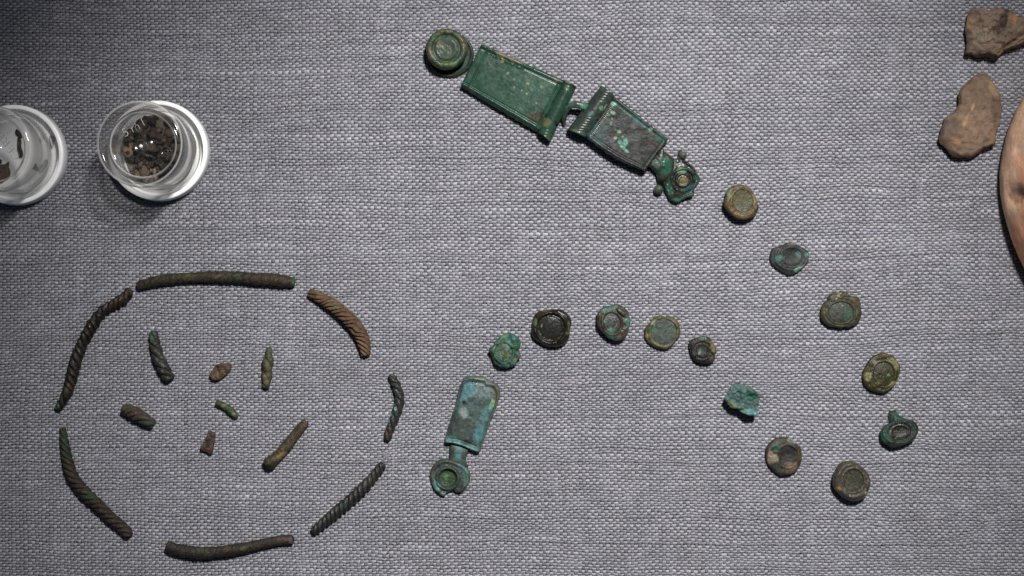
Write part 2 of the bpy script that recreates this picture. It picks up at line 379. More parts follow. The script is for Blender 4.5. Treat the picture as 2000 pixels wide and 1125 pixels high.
# ================================================================ studs
def ell(x, y, E):
    cx, cy, rx, ry, ang = E; a = math.radians(ang)
    dx = x - cx; dy = y - cy
    return np.hypot((dx * math.cos(a) + dy * math.sin(a)) / rx, (-dx * math.sin(a) + dy * math.cos(a)) / ry)
def stud(label, outline, E, base, patches, mat, lift=0.20, T=0.13, rings=((1.08, .10, .035),), dish=-0.02, centre=None, seed=0, tilt=(0, 0), rough_amp=0.02, crumple=0.0, centre_h=0.0, centre_rings=(), jit=0.03, group='bronze belt studs set out in a curve', name='belt_stud', folds=(), centre_mat=None, edge=0.08, cseg=True):
    P = np.array(outline); cx, cy = P[:, 0].mean(), P[:, 1].mean()
    r = thing(name, label, 'stud', cx, cy, ZC - 0.01, lift + T, group)
    def hf(X, Y, RH):
        e = ell(X, Y, E)
        h = lift + T + dish * sstep(1.15, 0.85, e) * -1 * 0 + 0 * X
        h = h - 0.035 * sstep(.75, 1.0, RH)
        if cseg: h = h - 0.11 * (1 - sstep(.80, .97, e))
        brk = .85 + .8 * fbm((X - cx) * .05 + seed, (Y - cy) * .05, 0, seed + 40, 3)
        e = e + .05 * fbm((X - cx) * .08, (Y - cy) * .08, 0, seed + 41, 3)
        for (e0, w, a) in rings: h = h + a * brk * np.exp(-((e - e0) / w) ** 2)
        h = h + .013 * fbm((X - cx) * .07, (Y - cy) * .07, 0, seed + 42, 4, .6)
        if crumple: h = h + crumple * fbm((X - cx) * .07, (Y - cy) * .07, 0, seed + 30, 3)
        for (fx, fy, rx, ry, ang, a) in folds: h = h + a * (1 - sstep(.6, 1.2, ell(X, Y, (fx, fy, rx, ry, ang))))
        return h
    relief(r, 'rim', outline, cx, cy, hf, mat, base, patches, z_bot=lift, foot=0.5, foot_z=0.0, seed=seed, jit=jit, rough_amp=rough_amp, na=104, nr=30, edge=edge)
    if cseg:
        a = math.radians(E[4]); ol = []
        for q in range(28):
            t = q / 28 * 2 * PI; u = E[2] * .99 * math.cos(t); v = E[3] * .99 * math.sin(t)
            ol.append((E[0] + u * math.cos(a) - v * math.sin(a), E[1] + u * math.sin(a) + v * math.cos(a)))
        def hc(X, Y, RH):
            e = ell(X, Y, E)
            h = lift + T - 0.012 + centre_h + dish * .7 * (1 - e * e) - 0.01 * sstep(.9, 1, e)
            for (e0, w, a2) in centre_rings: h = h + a2 * np.exp(-((e - e0) / w) ** 2)
            if crumple: h = h + crumple * .8 * fbm((X - cx) * .07, (Y - cy) * .07, 0, seed + 30, 3)
            return h
        relief(r, 'centre_disc', ol, E[0], E[1], hc, centre_mat or mat, centre if centre is not None else base, patches, z_bot=lift + T - .075, foot=.93, foot_z=lift + .01, seed=seed + 1, jit=.004, rough_amp=rough_amp * .35, na=80, nr=20, edge=.08)
    r.rotation_euler = (math.radians(tilt[0]), math.radians(tilt[1]), 0)
    return r

K = 1.0
turq = c(95, 165, 155); turq_d = c(60, 120, 110); verd = c(70, 120, 90); olive = c(92, 90, 58); yel = c(175, 165, 100)
blk = c(44, 45, 43); dgrey = c(66, 68, 64); brown = c(105, 82, 52); grn = c(58, 98, 78)
A5 = lambda *p: crop(1380, 340, 5.1125, p)
PATCH_K = 1.3
def pt(x0, y0, s, *L):
    return [(x0 + a[0] / s, y0 + a[1] / s, a[2] / s, a[3] / s, a[4], np.minimum(a[5] * PATCH_K, .85), a[6]) for a in L]
def el(x0, y0, s, cx, cy, rx, ry, ang=0): return (x0 + cx / s, y0 + cy / s, rx / s, ry / s, ang)

m = surface('golden_brown_patina', tuple(c(150, 140, 90)), .6, 12, .5, .7, .5)
stud('golden brown corroded stud with rounded ring, first below the buckle end', A5((345,100),(400,115),(440,140),(475,180),(500,230),(515,290),(525,350),(505,390),(470,425),(410,450),(360,458),(300,445),(250,410),(210,370),(180,320),(178,270),(195,220),(205,160),(240,130),(290,110)),
     el(1380,340,5.1125,362,270,106,120,0), c(122,100,62), pt(1380,340,5.1125,(225,190,40,60,20,c(130,145,95),.9),(350,420,150,35,0,c(118,82,45),.7),(480,230,30,80,0,c(150,140,90),.6),(370,405,40,15,0,c(120,150,95),.7),(500,380,40,50,0,c(80,55,35),.7)), m,
     lift=.22, T=.15, rings=((1.04,.05,.018),(1.45,.22,.03)), dish=-.03, centre=c(98,96,60), seed=3, centre_h=-.01)
m = surface('black_green_patina', tuple(c(60,120,105)), .35, 12, .55, .8, .5)
stud('flat black stud with blue-green stains and faint concentric ridges, below the golden brown one', A5((635,830),(645,770),(665,735),(720,725),(790,690),(850,690),(900,700),(960,730),(1010,765),(1025,800),(1022,870),(985,920),(930,975),(880,1000),(820,1010),(760,985),(700,945),(650,900)),
     el(1380,340,5.1125,850,820,105,88,0), c(72,74,72), pt(1380,340,5.1125,(715,845,65,38,-20,c(70,135,120),.9),(915,800,35,35,-40,c(70,140,140),.8),(995,810,22,22,0,c(90,170,160),.9),(915,945,45,22,-25,c(110,190,135),.95),(860,700,50,12,0,c(130,140,115),.6),(960,860,60,50,0,c(90,95,90),.6)), m,
     lift=.05, T=.12, rings=((1.0,.07,.03),(1.3,.08,.03),(1.58,.09,.03)), dish=-.05, centre=c(58,60,58), seed=5)
B5 = lambda *p: crop(1600, 560, 11.25, p)
m = surface('olive_patina', tuple(c(130,125,80)), .5, 13, .5, .8, .5)
stud('olive stud with torn uneven upper edge and a yellow spot', B5((40,600),(40,500),(70,400),(110,340),(180,310),(200,240),(250,170),(320,130),(400,125),(480,160),(560,120),(640,140),(690,190),(780,210),(870,230),(910,290),(930,350),(935,450),(945,560),(930,690),(890,760),(800,850),(700,890),(560,905),(440,905),(300,890),(200,870),(110,790),(60,710)),
     el(1600,560,11.25,475,560,285,235,-6), c(84,84,62), pt(1600,560,11.25,(560,150,350,90,8,c(105,98,60),.8),(800,330,130,110,20,c(95,75,48),.8),(70,500,60,150,0,c(120,115,65),.7),(640,600,120,160,0,c(62,100,80),.8),(420,190,42,38,0,c(215,205,120),1),(370,262,25,18,0,c(200,190,130),.9),(490,860,200,30,0,c(125,118,72),.5),(500,415,22,18,0,c(170,180,150),.9)), m,
     lift=.12, T=.14, rings=((1.06,.07,.03),(1.32,.07,.02)), dish=.03, centre=c(84,92,80), seed=7, folds=((1648,572,22,7,8,.05),), jit=.04)
C5 = lambda *p: crop(1670, 670, 5.114, p)
m = surface('olive_brown_patina', tuple(c(150,145,85)), .85, 15, .42, .8, .6)
stud('olive brown stud with yellowish crust and concentric rings, above the stud with the shank', C5((80,320),(95,260),(130,190),(180,135),(240,110),(300,100),(370,120),(420,160),(450,210),(458,270),(445,340),(410,410),(350,470),(290,505),(220,495),(150,470),(100,420),(85,370)),
     el(1670,670,5.114,285,310,112,125,0), c(78,72,40), pt(1670,670,5.114,(125,335,45,50,0,c(165,160,105),.8),(375,180,50,30,20,c(160,155,100),.8),(415,235,28,40,0,c(150,140,85),.7),(375,410,50,25,-30,c(165,160,95),.8),(190,185,25,20,0,c(140,145,100),.8),(330,318,22,18,0,c(130,170,110),.9),(435,350,15,50,20,c(90,150,95),.7),(215,400,50,16,10,c(140,140,85),.6),(300,110,60,14,0,c(125,85,45),.7)), m,
     lift=.10, T=.13, rings=((1.05,.06,.03),(1.38,.08,.028),(1.6,.07,.02)), dish=.045, centre=c(74,72,42), seed=9)
# stud with a shank
m = surface('dark_green_patina', tuple(c(60,110,88)), .5, 13, .45, .7, .5); mb = surface('black_enamel', tuple(c(70,70,50)), .3, 10, .4, .5, .5)
r = stud('tilted dark stud with a green shank sticking up behind it', C5((262,950),(262,900),(290,860),(340,820),(400,790),(480,775),(560,778),(620,805),(640,850),(633,920),(590,980),(520,1020),(440,1045),(370,1055),(320,1030),(280,1000)),
     el(1670,670,5.114,450,900,118,84,-14), c(58,74,64), pt(1670,670,5.114,(300,930,60,90,0,c(52,98,78),.8),(500,1010,120,30,-14,c(70,76,70),.7),(430,780,100,25,0,c(66,100,80),.8)), m,
     lift=.16, T=.12, rings=((1.12,.06,.035),(1.36,.10,.045)), dish=-.04, centre=c(48,46,40), seed=11, centre_mat=mb, tilt=(-9, -3), centre_rings=((.72,.08,.012),))
P = r['_p']
relief(r, 'shank', C5((355,790),(352,720),(372,690),(440,690),(470,735),(540,772),(560,800),(480,830),(380,830)), 1670+430/5.114, 670+765/5.114, lambda X, Y, RH: .30 - .12 * RH ** 2, m, c(66,104,86), [], z_bot=.05, foot=.8, seed=12, jit=.05, rough_amp=.03, na=60, nr=14, edge=.3)
D5 = lambda *p: crop(1460, 820, 5.921, p)
m = surface('grey_brown_patina', tuple(c(130,125,90)), .25, 13, .42, .6, .55)
stud('grey-brown round stud with a smooth sunken centre, lowest of the curve', D5((990,720),(1000,640),(1030,570),(1080,510),(1150,480),(1230,485),(1310,530),(1370,580),(1410,640),(1435,720),(1420,810),(1370,900),(1290,945),(1190,945),(1100,900),(1040,840),(1000,780)),
     el(1460,820,5.921,1225,698,120,135,0), c(98,92,76), pt(1460,820,5.921,(1040,800,35,45,-30,c(160,125,50),.9),(1365,840,16,14,0,c(190,200,80),1),(1400,700,30,60,0,c(120,88,66),.6),(1170,900,150,30,0,c(60,56,48),.6),(1230,700,155,165,0,c(96,94,76),.4)), m,
     lift=.20, T=.16, rings=((1.08,.06,.022),(1.55,.3,.045)), dish=-.02, centre=c(76,78,66), seed=13, centre_h=-.02, jit=.012, edge=.14)
m = surface('mottled_dark_patina', tuple(c(120,105,80)), .45, 12, .55, .8, .45)
stud('dark stud with a pale pinkish crust and a green stain on its left side', D5((215,430),(220,350),(245,280),(300,230),(380,205),(460,210),(520,260),(580,295),(620,330),(635,400),(630,480),(600,560),(560,610),(480,640),(400,655),(330,620),(270,560),(230,500)),
     el(1460,820,5.921,465,420,118,122,0), c(82,76,62), pt(1460,820,5.921,(268,420,48,95,0,c(175,150,130),.95),(320,440,35,55,0,c(165,165,125),.9),(335,320,48,60,0,c(35,100,78),.95),(490,240,40,16,25,c(175,190,75),.95),(510,255,60,30,25,c(95,140,105),.7),(340,540,80,50,30,c(70,80,66),.7),(500,540,80,60,0,c(140,112,80),.7),(600,430,35,70,0,c(112,88,52),.7)), m,
     lift=.08, T=.14, rings=((1.1,.1,.03),), dish=-.06, centre=c(66,66,62), seed=15, crumple=.03)
E5 = lambda *p: crop(1230, 590, 4.5, p)
m = surface('turquoise_crust', tuple(c(130,150,100)), .4, 12, .6, 1.0, .4)
stud('bright turquoise curled stud fragment raised off the cloth', E5((840,840),(860,800),(890,740),(920,705),(970,700),(1020,715),(1080,740),(1120,770),(1155,820),(1145,880),(1140,940),(1130,980),(1070,990),(1000,965),(950,930),(900,920),(870,880)),
     el(1230,590,4.5,1010,830,90,75,20), c(108,148,143), pt(1230,590,4.5,(1080,800,60,60,0,c(45,105,88),.9),(930,740,40,25,0,c(120,150,150),.8),(905,890,45,35,20,c(150,160,90),.85),(1060,955,90,22,8,c(105,170,165),.9),(990,950,60,20,10,c(110,120,80),.6),(950,820,80,14,-20,c(70,110,105),.6)), m,
     lift=.36, T=.08, rings=(), dish=0, seed=17, crumple=.12, cseg=False, jit=.05, tilt=(6, -4), folds=((1470,808,22,5,8,.06),), rough_amp=.03, name='stud_fragment')
m = surface('small_dark_patina', tuple(c(110,100,70)), .5, 12, .5, .9, .5)
stud('smallest black stud with a tan crust along its right edge', E5((525,400),(525,350),(550,325),(600,310),(640,300),(690,305),(730,340),(750,380),(770,420),(755,470),(745,520),(690,545),(630,540),(580,520),(550,480),(535,440)),
     el(1230,590,4.5,635,425,50,48,0), c(56,52,46), pt(1230,590,4.5,(735,400,30,80,-15,c(135,122,85),.85),(640,315,50,15,0,c(70,125,75),.9),(720,500,30,40,0,c(105,98,66),.7),(615,435,12,30,20,c(130,165,150),.7)), m,
     lift=.12, T=.12, rings=((1.1,.15,.03),(1.75,.12,.03)), dish=-.03, centre=c(62,72,62), seed=19, jit=.05)
m = surface('flat_green_grey_patina', tuple(c(95,120,95)), .4, 12, .5, .8, .5)
stud('flat grey-green stud with a thin crusty olive rim, between the folded and the smallest studs', E5((130,280),(135,230),(165,190),(200,150),(250,120),(310,125),(380,130),(415,160),(440,200),(450,250),(435,310),(400,350),(360,400),(310,420),(250,410),(200,390),(160,350),(135,310)),
     el(1230,590,4.5,300,262,118,122,0), c(112,108,72), pt(1230,590,4.5,(205,180,28,22,-40,c(170,175,150),.9),(210,245,35,40,0,c(75,130,100),.7),(330,250,100,90,0,c(84,100,90),.6),(150,310,20,35,0,c(160,150,90),.8),(230,370,80,18,25,c(150,142,90),.7),(400,170,30,30,0,c(125,110,75),.7)), m,
     lift=.07, T=.12, rings=((1.1,.08,.03),), dish=.0, centre=c(80,94,86), seed=21, centre_h=-.015, rough_amp=.03, jit=.04)
F5 = lambda *p: crop(930, 580, 6.25, p)
m = surface('folded_stud_patina', tuple(c(65,130,105)), .5, 11, .42, .7, .5)
r = stud('grey and blue-green stud with its upper right edge folded over', F5((1465,300),(1475,200),(1530,140),(1620,110),(1720,90),(1790,120),(1850,180),(1870,250),(1885,320),(1865,370),(1855,430),(1820,500),(1760,540),(1690,545),(1610,510),(1540,450),(1480,380)),
     el(930,580,6.25,1645,325,108,130,-10), c(84,76,64), pt(930,580,6.25,(1600,130,140,60,-20,c(62,120,98),.9),(1850,320,45,90,0,c(66,130,105),.9),(1620,490,90,40,35,c(60,115,90),.8),(1560,430,25,25,0,c(130,95,45),.7),(1560,300,35,35,0,c(66,125,100),.9),(1640,410,50,40,0,c(72,140,120),.9),(1540,230,30,40,0,c(90,60,40),.7),(1800,440,50,60,0,c(86,72,60),.8),(1760,150,60,40,40,c(72,78,62),.7)), m,
     lift=.17, T=.12, rings=((1.12,.08,.035),), dish=.03, centre=c(72,74,70), seed=23, tilt=(-3, 5))
relief(r, 'folded_edge', F5((1690,150),(1720,125),(1790,170),(1825,225),(1805,262),(1765,235),(1700,180)), 930+1755/6.25, 580+190/6.25, lambda X, Y, RH: .375 - .05 * RH ** 2, m, c(84,92,74), [], z_bot=.2, foot=.9, foot_z=.2, seed=24, jit=.02, rough_amp=.01, na=60, nr=12, edge=.4)
m = surface('glossy_black_patina', tuple(c(80,78,45)), .35, 12, .34, .3, .5, rough_var=.1)
stud('glossy black stud with uneven scalloped rim and deep ring groove', F5((670,430),(680,370),(690,290),(710,230),(760,180),(830,165),(900,150),(990,150),(1060,160),(1110,200),(1145,250),(1170,320),(1150,380),(1145,440),(1140,500),(1110,550),(1060,590),(980,612),(900,612),(830,590),(760,550),(700,500)),
     el(930,580,6.25,912,378,148,146,0), c(50,46,38), pt(930,580,6.25,(720,310,25,60,0,c(110,140,90),.85),(1130,360,20,70,0,c(115,120,70),.7),(860,165,70,18,-8,c(105,105,60),.6),(797,350,12,22,0,c(140,150,90),.8),(1110,440,30,20,0,c(130,135,60),.7),(790,220,50,40,0,c(75,55,35),.6),(1140,360,20,30,0,c(70,60,40),.6)), m,
     lift=.12, T=.15, rings=((1.30,.09,.06),(1.07,.03,-.04),(1.62,.2,.03)), dish=.035, centre=c(48,49,47), seed=25, centre_h=.01, jit=.025, rough_amp=.012, edge=.12)
m = surface('emerald_crust', tuple(c(110,150,110)), .6, 11, .5, 1.0, .5)
stud('crumpled emerald green stud, nearest to the tongue-shaped strap end', F5((155,660),(170,620),(210,590),(240,530),(290,480),(350,450),(400,445),(470,460),(520,500),(545,560),(530,620),(510,660),(540,700),(540,750),(500,790),(490,830),(430,860),(360,870),(290,855),(230,820),(195,760),(180,700)),
     el(930,580,6.25,335,675,110,120,-20), c(72,128,100), pt(930,580,6.25,(330,630,90,70,-30,c(100,120,105),.8),(310,760,70,50,0,c(48,92,76),.8),(400,580,40,60,0,c(110,160,130),.7),(430,500,60,50,0,c(60,125,125),.8),(330,480,60,25,-30,c(100,150,80),.8),(370,710,60,40,20,c(105,112,62),.8),(480,720,30,50,-20,c(88,62,42),.8),(500,760,30,30,0,c(140,130,70),.7),(175,670,20,30,0,c(110,100,50),.8)), m,
     lift=.14, T=.13, rings=((1.1,.12,.03),), dish=-.03, centre=c(76,112,92), seed=27, crumple=.09, jit=.05, rough_amp=.04)

OBJ_K = 0.33
# ================================================================ two-tier round mount
G = lambda *p: crop(800, 30, 4.3265, p)
m = surface('green_bronze_crust', tuple(c(120,118,70)), .7, 11, .42, .7, .5); mg = surface('smooth_green_patina', tuple(c(120,125,90)), .12, 12, .28, .10, .35, vary=.35, dirt_amt=.2, rough_var=.1)
r = thing('round_belt_mount', 'green two-tier round mount with raised disc, beside the long green plate', 'belt mount', 800 + 325 / 4.3265, 30 + 300 / 4.3265, ZC - .01, .45)
def circ(cx, cy, rx, ry, n=24, wob=0, seed=0):
    return [(cx + rx * (1 + wob * math.sin(3 * t + seed) + wob * .6 * math.sin(5 * t + 2 * seed)) * math.cos(t), cy + ry * (1 + wob * math.sin(3 * t + seed)) * math.sin(t)) for t in [q / n * 2 * PI for q in range(n)]]
c0 = (800 + 338 / 4.3265, 30 + 312 / 4.3265)
def hbase(X, Y, RH): return .12 + .05 * np.exp(-((RH - .93) / .05) ** 2) - .02 * RH
relief(r, 'base_plate', circ(c0[0], c0[1], 46.5, 45.5, wob=.006, seed=1), c0[0], c0[1], hbase, mg, c(58, 84, 70), [(c0[0] - 5, c0[1] + 42, 30, 8, 0, c(70, 74, 52), .7)], z_bot=.02, foot=.98, seed=31, jit=.01, edge=.04)
c1 = (800 + 313 / 4.3265, 30 + 283 / 4.3265)
def htop(X, Y, RH):
    d = np.hypot(X - c1[0], Y - c1[1]) / 41
    return .50 - .03 * sstep(.86, 1, d) + .035 * np.exp(-((d - .80) / .14) ** 2) - .05 * np.exp(-((d - .62) / .05) ** 2)
pa = pt(800, 30, 4.3265, (290,130,150,32,-8,c(105,96,55),.8),(450,240,35,80,-20,c(112,105,60),.8),(330,420,110,25,0,c(95,125,75),.8),(160,260,30,90,10,c(100,95,60),.6),(240,180,60,30,-30,c(90,118,80),.7),(200,360,40,50,40,c(115,125,110),.7),(175,330,25,25,0,c(128,100,60),.7),(370,415,35,22,0,c(105,150,95),.8))
relief(r, 'upper_disc', circ(c1[0], c1[1], 41, 41, wob=.008, seed=2), c1[0], c1[1], htop, m, c(70, 96, 74), pa, z_bot=.30, foot=.6, foot_z=.12, seed=33, jit=.018, rough_amp=.03, edge=.07, fuzz=.9, fscale=.16)
relief(r, 'centre_boss', circ(c1[0] - .7, c1[1] + .5, 23.5, 23.5), c1[0] - .7, c1[1] + .5, lambda X, Y, RH: .50 + .02 * RH ** 2, mg, c(84, 106, 88), pt(800,30,4.3265,(255,240,40,28,20,c(135,125,75),.7),(330,370,50,25,0,c(95,100,62),.6),(380,270,30,50,0,c(70,80,58),.6),(290,280,60,40,30,c(100,112,85),.5)), z_bot=.42, foot=1, foot_z=.42, seed=35, jit=.004, rough_amp=.008, edge=.16, na=72, nr=18)

# ================================================================ long green plate with its hinge roll
r = thing('belt_plate', 'long smooth green rectangular plate with raised borders and a rolled hinge end', 'belt plate', 1010, 182, ZC - .01, .33)
TL, TR, BR, BL = G((607,232),(1302,540),(1085,985),(428,596))
Cx = [TL, TR, BR, BL]
def hplate(U, Vv, X, Y):
    h = np.full_like(U, .25)
    h += .030 * np.exp(-((Vv - .055) / .030) ** 2) + .035 * np.exp(-((Vv - .93) / .022) ** 2)
    h -= .016 * np.exp(-((Vv - .105) / .012) ** 2) + .022 * np.exp(-((Vv - .885) / .012) ** 2)
    h -= .07 * sstep(.955, 1.0, Vv) + .10 * sstep(.03, 0, Vv)
    h -= .03 * np.exp(-((U - .975) / .014) ** 2) * (Vv > .06)
    h -= .035 * sstep(.02, 0, U)
    dots = np.clip(np.cos(Vv * 2 * PI * 26), 0, 1)
    h -= .030 * np.exp(-((U - .105) / .008) ** 2) * dots * ((Vv > .12) & (Vv < .88))
    h += .015 * np.exp(-((U - .085) / .006) ** 2)
    h += .010 * fbm(X * .015, Y * .015, 0, 41, 2) + .0012 * fbm(X * .22, Y * .22, 0, 42, 3)
    crust = (1 - sstep(.6, 1.1, ell(X, Y, (990, 112, 55, 9, 26)) + .5 * fbm(X * .2, Y * .2, 0, 43, 3)))
    h += .03 * crust
    return h
pp = pt(800, 30, 4.3265, (650,245,60,14,26,c(118,115,72),.9),(850,350,135,26,24,c(135,128,84),.95),(775,330,50,22,20,c(140,130,85),.85),(1240,535,50,16,28,c(115,118,78),.8),(1060,870,70,50,0,c(66,58,44),.85),(1110,830,22,55,30,c(60,52,40),.75),(1150,610,90,60,20,c(58,96,76),.5),(1010,560,160,80,20,c(56,108,86),.35),(830,485,16,14,0,c(150,155,110),.95),(786,385,15,13,0,c(155,140,90),.9),(998,573,17,13,0,c(160,165,120),.95),(884,537,11,11,0,c(140,155,115),.9),(884,606,10,12,0,c(140,160,120),.9),(950,630,9,9,0,c(140,165,130),.9),(990,660,10,9,0,c(150,170,140),.9),(1112,602,12,13,0,c(135,155,120),.85),(700,770,45,14,32,c(120,125,95),.7),(1000,950,70,18,30,c(112,112,72),.7),(870,870,50,14,32,c(110,116,82),.6),(530,640,60,14,30,c(100,104,76),.6),(1070,740,8,8,0,c(150,165,140),.8),(660,540,130,60,24,c(44,92,70),.4))
quad(r, 'face_plate', Cx, hplate, mg, c(56, 102, 82), pp, z_bot=.0, nu=200, nv=96, seed=45, jit=2.2)
TL2, TR2, BR2, BL2 = G((1303,541),(1410,600),(1190,1066),(1086,985))
def hroll(U, Vv, X, Y):
    h = .17 + .19 * np.sqrt(np.clip(1 - ((U - .5) / .52) ** 2, 0, 1))
    slot = sstep(.60, .62, Vv) * (1 - sstep(.90, .92, Vv)) * sstep(.78, .80, U)
    h -= .006 * np.abs(np.sin((Vv * 60 + U * 6))) * sstep(.80, .84, Vv)
    h -= .016 * np.exp(-((Vv - .055) / .012) ** 2) + .016 * np.exp(-((Vv - .10) / .012) ** 2)
    return h + .002 * fbm(X * .2, Y * .2, 0, 46, 3)
quad(r, 'hinge_roll', [TL2, TR2, BR2, BL2], hroll, mg, c(54, 96, 76), pt(800,30,4.3265,(1150,900,40,40,0,c(125,122,80),.8),(1330,620,20,30,0,c(105,130,95),.7),(1395,600,30,20,0,c(50,46,34),.8),(1340,560,30,14,25,c(130,135,100),.7),(1150,1045,60,16,25,c(105,108,66),.8)), z_bot=.0, nu=26, nv=90, seed=47,
     warp=lambda U, Vv: np.stack([-5.0 * np.exp(-((Vv - .70) / .035) ** 2) * sstep(.6, 1, U), -2.2 * np.exp(-((Vv - .70) / .035) ** 2) * sstep(.6, 1, U)], 1))

# ================================================================ dark buckle plate with hook, neck, ring disc
Q = lambda *p: crop(1080, 150, 4.1656, p)
md = surface('dark_bronze_patina', tuple(c(60, 120, 105)), .35, 11, .34, .20, .38, dirt_amt=.3, rough_var=.12)
r = thing('buckle_plate', 'dark folded plate with turquoise spots, hook at one end, ringed disc at the other', 'belt plate', 1225, 270, ZC - .01, .42)
ptl, ptr, pbr, pbl = Q((500,150),(945,503),(748,765),(268,487))
def hbuck(U, Vv, X, Y):
    h = .40 + .03 * np.sin(PI * U) * 0 - .05 * U
    h += .018 * np.exp(-((Vv - .05) / .03) ** 2) + .022 * np.exp(-((Vv - .955) / .025) ** 2)
    h -= .012 * np.exp(-((Vv - .105) / .012) ** 2) + .010 * np.exp(-((Vv - .90) / .012) ** 2)
    h -= .10 * sstep(.02, 0, Vv) + .10 * sstep(.98, 1, Vv)
    h -= .03 * np.exp(-((U - .945) / .010) ** 2) * (.4 + .6 * np.clip(np.cos(Vv * 2 * PI * 22), 0, 1))
    h -= .035 * sstep(.02, 0, U) + .05 * sstep(.985, 1, U)
    h -= .014 * np.clip(np.cos(Vv * 2 * PI * 30), 0, 1) * np.exp(-((U - .05) / .018) ** 2)
    h += .010 * fbm(X * .03, Y * .03, 0, 51, 2) + .0015 * fbm(X * .25, Y * .25, 0, 52, 3)
    return h
bulge = lambda U, Vv: np.stack([-3.5 * np.sin(PI * U) * Vv ** 2, 5.5 * np.sin(PI * U) * Vv ** 2], 1)
tq = c(100, 175, 155); tg = c(140, 175, 130)
pb = pt(1080, 150, 4.1656, (330,470,130,110,20,c(66,98,96),.7),(620,260,110,80,35,c(44,80,66),.8),(600,600,150,120,25,c(64,62,60),.9),(780,520,110,90,25,c(64,62,60),.85),(700,360,75,30,35,c(50,105,105),.8),(660,400,40,30,0,c(100,98,95),.7),(880,480,60,50,20,c(48,98,78),.8),(495,220,24,18,0,tq,1),(480,290,25,18,20,tg,1),(455,310,18,16,0,tq,.95),(540,447,20,15,0,tg,.95),(512,498,18,14,0,tg,.95),(545,530,26,16,30,tq,1),(590,530,20,28,0,tq,1),(570,575,30,16,35,tq,1),(600,600,22,16,30,tq,1),(797,428,18,13,0,c(95,170,120),.95),(472,378,9,18,10,tq,.8),(566,487,10,10,0,tg,.9),(480,340,8,10,0,tq,.8),(615,612,9,9,0,tq,.9),(505,422,7,9,0,tq,.8),(380,600,100,14,25,c(110,130,100),.6),(680,280,18,10,40,c(115,150,110),.8),(330,520,60,14,25,c(120,135,115),.5),(560,690,90,12,22,c(118,140,95),.7),(850,380,70,12,40,c(70,120,95),.6))
quad(r, 'face_plate', [ptl, ptr, pbr, pbl], hbuck, md, c(64, 70, 66), pb, z_bot=.14, nu=150, nv=100, seed=53, warp=bulge, jit=1.8)
t1, t2, t3, t4 = Q((392,66),(503,152),(268,490),(119,425))
def hroll2(U, Vv, X, Y):
    h = .20 + .25 * np.sqrt(np.clip(1 - ((U - .55) / .56) ** 2, 0, 1))
    zig = np.abs(((Vv * 9 + U * 1.2) % 1) - .5) * 2
    h -= .011 * np.exp(-((zig - .5) / .12) ** 2) * ((Vv < .26) | (Vv > .60)) * sstep(0.1, .3, U)
    return h + .002 * fbm(X * .2, Y * .2, 0, 54, 3)
quad(r, 'hinge_roll', [t1, t2, t3, t4], hroll2, md, c(66, 80, 74), pt(1080,150,4.1656,(400,90,60,30,30,c(64,96,78),.8),(390,255,18,20,0,c(125,170,115),.95),(435,250,20,22,0,tg,.95),(430,275,20,18,0,tq,.9),(310,305,30,18,0,c(60,120,120),.8),(200,450,70,20,20,c(96,130,100),.6),(420,75,30,10,20,c(95,110,80),.7)), z_bot=.02, nu=30, nv=90, seed=55)
# the strap hook, a bent strip
def strip(root, name, line, width, z, thick, mat, base, seed):
    P, Lt = spline(line, 40); k0 = root['_p']; k = S * (H - k0[2]) / H
    d = np.gradient(P, axis=0); d /= np.linalg.norm(d, axis=1)[:, None]
    nrm = np.stack([-d[:, 1], d[:, 0]], 1); n = len(P); V = []; 
    ww = np.interp(np.linspace(0, 1, n), np.linspace(0, 1, len(width)), width); zz = np.interp(np.linspace(0, 1, n), np.linspace(0, 1, len(z)), z)
    sec = [(-1, -.6), (-1, .5), (-.55, 1), (.55, 1), (1, .5), (1, -.6), (.5, -1), (-.5, -1)]
    for i in range(n):
        for (o, h) in sec:
            q = P[i] + nrm[i] * o * ww[i] * (1 + .12 * float(fbm(i * .3, o * 3, 0, seed, 2)))
            V.append(((q[0] - k0[0]) * k, -(q[1] - k0[1]) * k, zz[i] + h * thick))
    F = []; s_ = len(sec)
    for i in range(n - 1):
        for j in range(s_): F.append((i * s_ + j, i * s_ + (j + 1) % s_, (i + 1) * s_ + (j + 1) % s_, (i + 1) * s_ + j))
    F.append(tuple(range(s_))); F.append(tuple((n - 1) * s_ + j for j in reversed(range(s_))))
    V = np.array(V); cols = paint(V[:, 0] / k + k0[0], -V[:, 1] / k + k0[1], base, [(1101, 240, 8, 8, 0, c(110, 75, 50), .8), (1112, 204, 12, 6, -20, c(75, 130, 105), .8), (1140, 207, 8, 6, 0, c(90, 165, 130), .9)], seed)
    return mesh_obj(name, V, F, mat, root, cols, True)
strip(r, 'hook', Q((300,238),(250,238),(190,226),(135,240),(100,290),(92,340),(98,385)), [7.5, 7, 6, 5.5, 5.5, 5, 2.2], [.30, .36, .38, .34, .26, .17, .08], .035, md, c(66, 90, 80), 56)
